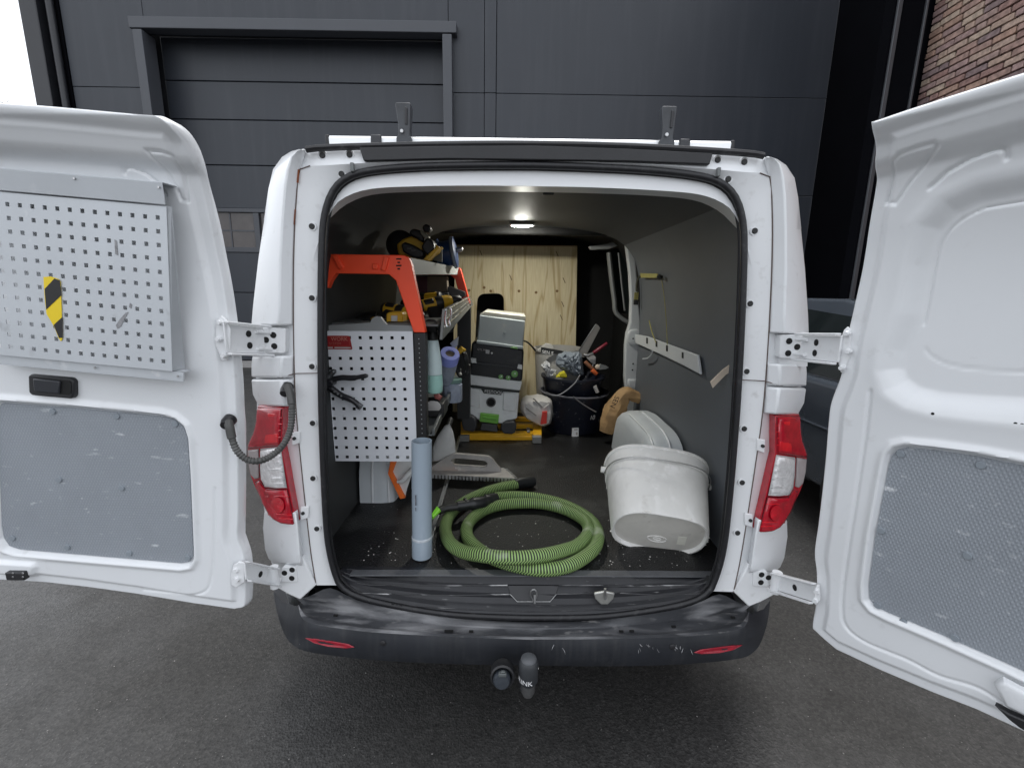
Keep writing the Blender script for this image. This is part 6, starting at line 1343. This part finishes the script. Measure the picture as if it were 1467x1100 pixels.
def crumple(name, label, cat, poly, Y, h, m, seed, amp=.012):
    t = thing(name, label, cat, at(poly[0][0], poly[0][1], Y=Y)); rng = random.Random(seed)
    base = ringres([at(x, y, Y=Y) for x, y in poly], 40); c = sum(base, Vector())/40; R = []
    for k, z in ((1, 0), (.93, .5), (.82, .75), (.68, .9), (.52, 1), (.36, .95), (.18, 1)):
        R.append([c+(p-c)*(k*(1+rng.uniform(-.05, .05)))+Vector((0, -h*z+rng.uniform(-amp, amp)*(k < .99), rng.uniform(-amp, amp)*.4*(k < .99))) for p in base])
    back = [[c+(p-c)*k+Vector((0, h*.7*z, 0)) for p in base] for k, z in ((.2, 1), (.7, .7))]
    obj('sheet', MB().loft(back+R, True, True), m, t, ang=25)
    return t
crumple('plastic_bag', 'crumpled grey-blue plastic bag hanging over the bucket rim', 'bag', [(798, 508), (808, 503), (830, 504), (834, 510), (835, 525), (836, 537), (822, 538), (812, 532), (804, 529), (795, 522)], 2.88, .06, BAGP, 3)
crumple('white_bag', 'crumpled white plastic bag tucked into the left of the bucket', 'bag', [(775, 523), (782, 516), (788, 520), (786, 526), (797, 530), (799, 536), (795, 541), (783, 540), (780, 532)], 2.86, .04, mat('white_film', (.5, .51, .53), .3, 0, .1, 20), 5, .010)
crumple('sponge', 'yellow sponge showing at the bucket rim', 'sponge', [(796, 540), (801, 533), (808, 531), (813, 538), (812, 541)], 2.82, .03, mat('sponge_yellow', (.50, .45, .02), .8, 0, .2, 60, bump=.3, bs=150), 8, .004)
tubb = thing('white_tub', 'off-white plastic tub with printed lid band behind the buckets', 'tub', at(795, 600, Y=3.08))
TY = 3.1; tcx = at(799, 540, Y=TY).x; tk = (at(830, 540, Y=TY)-at(829, 540, Y=TY)).length
tz1 = at(795, 502, Y=TY).z
obj('tub', MB().lathe([(0, 0), (27*tk, 0), (34*tk, tz1-FZ), (35.5*tk, tz1-FZ+.002), (35.5*tk, tz1-FZ+.02), (33*tk, tz1-FZ+.02), (26*tk, .02), (0, .02)], (tcx, TY, FZ), 36), mat('tub_white', (.42, .41, .39), .5, 0, .06, 8), tubb)
obj('flap', MB().prism(Q([(770, 501), (782, 491.5), (790, 493), (794, 499), (784, 503), (772, 505)], TY-.1), (0, .01, 0)), mat('tub_flap', (.52, .50, .47), .5), tubb, bevel=.003)
lb_ = obj('print_band', MB().prism(Q([(775, 497), (808, 503), (808, 508), (775, 505)], TY-.34*.5-.01), (0, .003, 0)), BLACKPR, tubb)
text('lettering', 'SEN E', .030, at(776.5, 506, Y=TY-.1815), at(797, 509, Y=TY)-at(776.5, 506, Y=TY), (0, 0, 1), WHITEP, tubb)
sk = thing('cement_sack', 'small white paper sack with a red stripe between vacuum and buckets', 'sack', at(768, 606, Z=FZ))
ps = [(745, 582), (748, 570), (756, 567.5), (778, 567), (790, 570), (792, 590), (788, 606), (774, 608), (758, 600), (748, 592)]
rgs = []; rng = random.Random(4)
base = ringres(roundpoly([at(x, y, Y=2.80) for x, y in ps], .03, 4), 44); c = sum(base, Vector())/44
for k, z in ((.3, -.09), (.9, -.08), (1, -.03), (1.0, .035), (.93, .07), (.8, .09), (.4, .095)):
    rgs.append([c+(p-c)*k+Vector((0, -z+rng.uniform(-.004, .004), rng.uniform(-.004, .004))) for p in base])
obj('paper', MB().loft(rgs, True, True), SACK, sk, ang=40)
obj('red_stripe', MB().prism(Q([(777, 590.5), (784, 590), (783, 606.5), (774.5, 608)], 2.685), (0, .03, 0)), mat('stripe_red', (.60, .04, .03), .5), sk)
for q in ([(763, 571), (765, 570.5), (778, 583), (776.5, 584)], [(753, 585), (754, 584), (769, 595), (768, 596)]): obj('crease', MB().prism(Q(q, 2.702), (0, .008, 0)), mat('crease_grey', (.25, .24, .23), .7), sk)
# brown paper bag
pbg = thing('paper_bag', 'crumpled brown paper bag with black lettering leaning by the right pillar', 'paper bag', at(875, 618, Z=FZ))
PB = 2.62
spine = [(868, 619, 11, .03), (873, 606, 14, .05), (880, 590, 16, .065), (889, 573, 16, .065), (897, 564, 12, .05), (908, 567, 9, .04), (919, 571, 8, .035), (930, 573, 6, .02)]
sp_pts = smooth([at(x, y, Y=PB) for x, y, r, d in spine], 46); rng = random.Random(11); rgs = []
rr = np.interp(np.linspace(0, 1, 46), np.linspace(0, 1, 8), [s[2] for s in spine]); dd_ = np.interp(np.linspace(0, 1, 46), np.linspace(0, 1, 8), [s[3] for s in spine])
pxk = (at(881, 590, Y=PB)-at(880, 590, Y=PB)).length
for i, p in enumerate(sp_pts):
    t = (sp_pts[min(i+1, 45)]-sp_pts[max(i-1, 0)]).normalized(); sd_ = Vector((t.z, 0, -t.x))
    ring = []
    for k in range(16):
        a = 2*math.pi*k/16; f = .92+.10*math.sin(k*2.3+i*.30)+rng.uniform(-.03, .03)
        ring.append(p+sd_*math.cos(a)*rr[i]*pxk*f+Vector((0, 1, 0))*math.sin(a)*dd_[i]*f)
    rgs.append(ring)
obj('paper', MB().loft(rgs, True, True), PAPER, pbg, ang=45)
text('lettering', 'SEN', .042, at(881.5, 566.5, Y=PB-.085), at(874, 582, Y=PB)-at(881.5, 566.5, Y=PB), at(890, 570, Y=PB)-at(881.5, 566.5, Y=PB), BLACKPR, pbg, lift=.0)

# ---- oval white pail lying against the right wheel arch
pw = thing('oval_pail', 'plaster-smeared white oval pail tipped on its bottom edge against the arch', 'pail', at(945, 800, Z=FZ))
bc = at(944, 766, Y=1.42); ax = Vector((.17, math.cos(R_(30)), math.sin(R_(30)))).normalized()
ux = Vector((1, -.18, -.13)); ux = (ux-ax*ux.dot(ax)).normalized(); uy = ax.cross(ux)*-1
if uy.z < 0: uy = -uy
def oval(sx, sy, h, n=56):
    out = []
    for k in range(n):
        a = 2*math.pi*k/n; ca, sa = math.cos(a), math.sin(a); e = .62
        out.append(bc+ax*h+ux*sx*math.copysign(abs(ca)**e, ca)+uy*sy*math.copysign(abs(sa)**.85, sa))
    return out
w0, h0 = .160, .119; LH = .28
prof_ = [(.90, .87, .014), (.935, .915, .012), (.955, .945, .0), (.985, .98, 0), (1.0, 1.0, .006), (1.015, 1.015, .03), (1.13, 1.08, LH*.74), (1.135, 1.085, LH*.79), (1.165, 1.11, LH*.795), (1.17, 1.115, LH*.81), (1.185, 1.125, LH*.97), (1.215, 1.15, LH*.975), (1.215, 1.15, LH), (1.17, 1.11, LH), (1.04, 1.08, LH*.6), (.94, .94, .02)]
mbp_ = MB().loft([oval(w0*a, h0*b, h) for a, b, h in prof_], True, True)
pail = obj('shell', mbp_, PAILW, pw, ang=40)
obj('base', MB().loft([oval(w0*.93, h0*.91, .0128), oval(w0*.6, h0*.6, .0115), oval(w0*.2, h0*.2, .0115)], True, True), PAILB, pw, ang=40)
bvp = BVHTree.FromPolygons([tuple(v) for v in mbp_.v], mbp_.f)
obj('bottom_sticker', MB().prism([hit(bvp, x, y, .0045) for x, y in ((972, 768), (984, 769.5), (981, 780.5), (969, 779))], ax*-.0008), mat('sticker', (.78, .77, .68), .6, 0, .05, 40), pw, flat=True)
obj('moulding_mark', MB().lathe([(.010, 0), (.013, .003), (.016, .0), (.030, .001), (.033, .003), (.036, 0)], hit(bvp, 941, 771, .003), 26, Matrix((ux, uy, -ax)).transposed(), caps=False, sy=.55), PAILW, pw)
def oval_pt(a, h, k=1.0): 
    ca, sa = math.cos(a), math.sin(a); return bc+ax*h+ux*w0*k*math.copysign(abs(ca)**.62, ca)+uy*h0*k*math.copysign(abs(sa)**.85, sa)
# bail wire and its ears
ears = [oval_pt(0, LH*.86, 1.24), oval_pt(math.pi, LH*.86, 1.24)]
obj('ear', MB().tube([ears[0]-ux*.012, ears[0]+ux*.008], .012, 10), PAILW, pw); obj('ear', MB().tube([ears[1]+ux*.012, ears[1]-ux*.008], .012, 10), PAILW, pw)
wire = [oval_pt(a, LH*.80-.012*math.sin(a), 1.20) for a in [k*math.pi/22 for k in range(0, 23)]]
obj('bail_wire', MB().tube(wire, .0022, 6), mat('bail_grey', (.40, .40, .39), .35, .7), pw)
obj('bail_loop', MB().tube(smooth([at(x, y, Y=1.70) for x, y in ((868, 672), (862.5, 668), (862, 674), (866, 676), (869, 690), (869, 700))], 16), .0022, 6).tube(smooth([at(x, y, Y=1.70) for x, y in ((1021, 668), (1026, 678), (1027, 690), (1022, 693), (1024, 686))], 16), .0022, 6), PAILW, pw, kind='stuff')
# plaster crust on the bottom seam
mcr = MB(); rng = random.Random(5)
for k in range(26):
    a = rng.uniform(0, math.pi*2); c = oval_pt(a, .005, 1.0); r = rng.uniform(.002, .0055); mcr.lathe([(0, -r*.5), (r, 0), (0, r*.6)], c, 7)
obj('plaster_crust', mcr, mat('crust', (.80, .79, .75), .8), pw, kind='stuff')
# wooden strip by the right jamb
wsx = thing('wooden_strip', 'short pale wooden strip taped to the right wall by the opening', 'wood strip', at(1035, 535, X=CX+.68))
obj('strip', MB().prism(Q([(1018, 547), (1036, 529.5), (1052, 518), (1060, 514), (1061, 526), (1052, 530), (1040, 537), (1021.5, 556)], 1.56), (.0, .006, 0)), WOODP, wsx, bevel=.001)
# crumbs of plaster on the load floor
mcr = MB(); rng = random.Random(9)
for k in range(190):
    x = rng.uniform(-.5, .62); y = 1.36+abs(rng.gauss(0, .18)); r = rng.choice((.0010, .0014, .0018, .0026))*rng.uniform(.6, 1.2)
    if y < 2.3: mcr.lathe([(r, 0), (r*.7, r*.5), (0, r*.6)], (x, y, FZ+.0004), 6)
obj('plaster_crumbs', mcr, mat('crumb', (.55, .54, .51), .9, 0, .2, 90), kind='stuff', flat=True)

# ================================================================== parked car seen between the van and the right door
CXs = 1.93
car = thing('parked_car', 'dark blue-grey parked car glimpsed beyond the right rear door', 'car', (CXs+.85, 4.0, 0))
lowp = [(1.95, .42), (1.92, .78), (2.0, .93), (2.5, .98), (4.6, .96), (5.7, .86), (6.05, .70), (6.1, .42), (5.9, .30), (2.1, .30)]
def sidepoly(l, x): return [Vector((x, y, z)) for y, z in l]
def inset(l, k): 
    cy = sum(p[0] for p in l)/len(l); cz = sum(p[1] for p in l)/len(l); return [((y-cy)*k+cy, (z-cz)*k+cz) for y, z in l]
obj('body', MB().loft([sidepoly(inset(lowp, .96), CXs+.02), sidepoly(lowp, CXs+.06), sidepoly(lowp, CXs+1.64), sidepoly(inset(lowp, .96), CXs+1.68)], True, True), CARP, car, bevel=.03, bseg=3)
gl = [(2.05, .93), (2.55, 1.40), (3.0, 1.475), (4.0, 1.47), (4.4, 1.40), (5.15, .93)]
obj('cabin', MB().loft([[Vector((CXs+.06+(z-.93)*.30, y, z)) for y, z in gl], [Vector((CXs+1.64-(z-.93)*.30, y, z)) for y, z in gl]], True, True), CARP, car, bevel=.02, bseg=3)
def sidewin(l): return [Vector((CXs+.052+(z-.93)*.30, y, z)) for y, z in l]
for q in ([(2.42, .99), (2.72, 1.36), (3.35, 1.40), (3.35, .99)], [(3.44, .99), (3.44, 1.40), (4.0, 1.395), (4.30, 1.34), (4.75, .99)]): obj('window', MB().prism(sidewin(q), (-.006, 0, 0)), CARG, car)
obj('window_trim', MB().tube([v+Vector((-.008, 0, 0)) for v in sidewin([(2.45, 1.0), (2.74, 1.37)])], .008, 6), FRAMEG, car)
obj('body_crease', MB().tube([(CXs+.016, 2.1, .70), (CXs+.012, 3.2, .68), (CXs+.016, 5.6, .62)], .010, 8, flat=.6), CARP, car)
obj('sill_strip', MB().box((CXs+.06, 4, .33), (.05, 2.4, .07)), BLACKP, car, bevel=.01)
for y in (2.38, 5.2):
    for x in (CXs+.12, CXs+1.58):
        t = obj('wheel', MB().lathe([(.19, -.1), (.29, -.1), (.315, -.08), (.315, .08), (.29, .1), (.19, .1)], (x, y, .315), 32, Matrix.Rotation(R_(90), 3, 'Y')), TYRE, car)
        obj('rim', MB().lathe([(.19, .09), (.17, .06), (.05, .075), (0, .075)], (x, y, .315), 20, Matrix.Rotation(R_(-90 if x < CXs+.8 else 90), 3, 'Y')), STEEL, t)

# ================================================================== bare tree far behind on the left
tp0 = at(18, 139, Y=26)
tree = thing('bare_tree', 'leafless winter tree whose thin twigs show over the left rear door', 'tree', (tp0.x, 26, 0))
rng = random.Random(3); tm = MB(); trunk = MB()
def branch(p, d, L, r, n):
    q = p+d*L; mid = (p+q)/2+Vector((rng.uniform(-.1, .1), rng.uniform(-.1, .1), 0))*L*.3
    (trunk if n > 4 else tm).tube([p, mid, q], [r, r*.85, r*.68], 6 if n > 2 else 4)
    if n <= 0: return
    for k in range(2 if n > 4 else 3):
        a = rng.uniform(0, 6.28); sp_a = rng.uniform(.25, .62); o = d.orthogonal(); o = (Matrix.Rotation(a, 3, d) @ o).normalized()
        nd = (d*math.cos(sp_a)+o*math.sin(sp_a)+Vector((0, 0, .12))).normalized(); branch(q if k < 2 else mid, nd, L*rng.uniform(.66, .84), r*.66, n-1)
branch(Vector((tp0.x, 26, 0)), Vector((0, 0, 1)), 3.2, .16, 6)
hgt = max(v.z for v in tm.v); sc_ = (at(18, 132, Y=26).z)/hgt
for m_ in (tm, trunk): m_.v = [Vector((tp0.x+(v.x-tp0.x)*sc_, 26+(v.y-26)*sc_, v.z*sc_)) for v in m_.v]
obj('trunk', trunk, BARK, tree); obj('crown', tm, BARK, tree, flat=True)
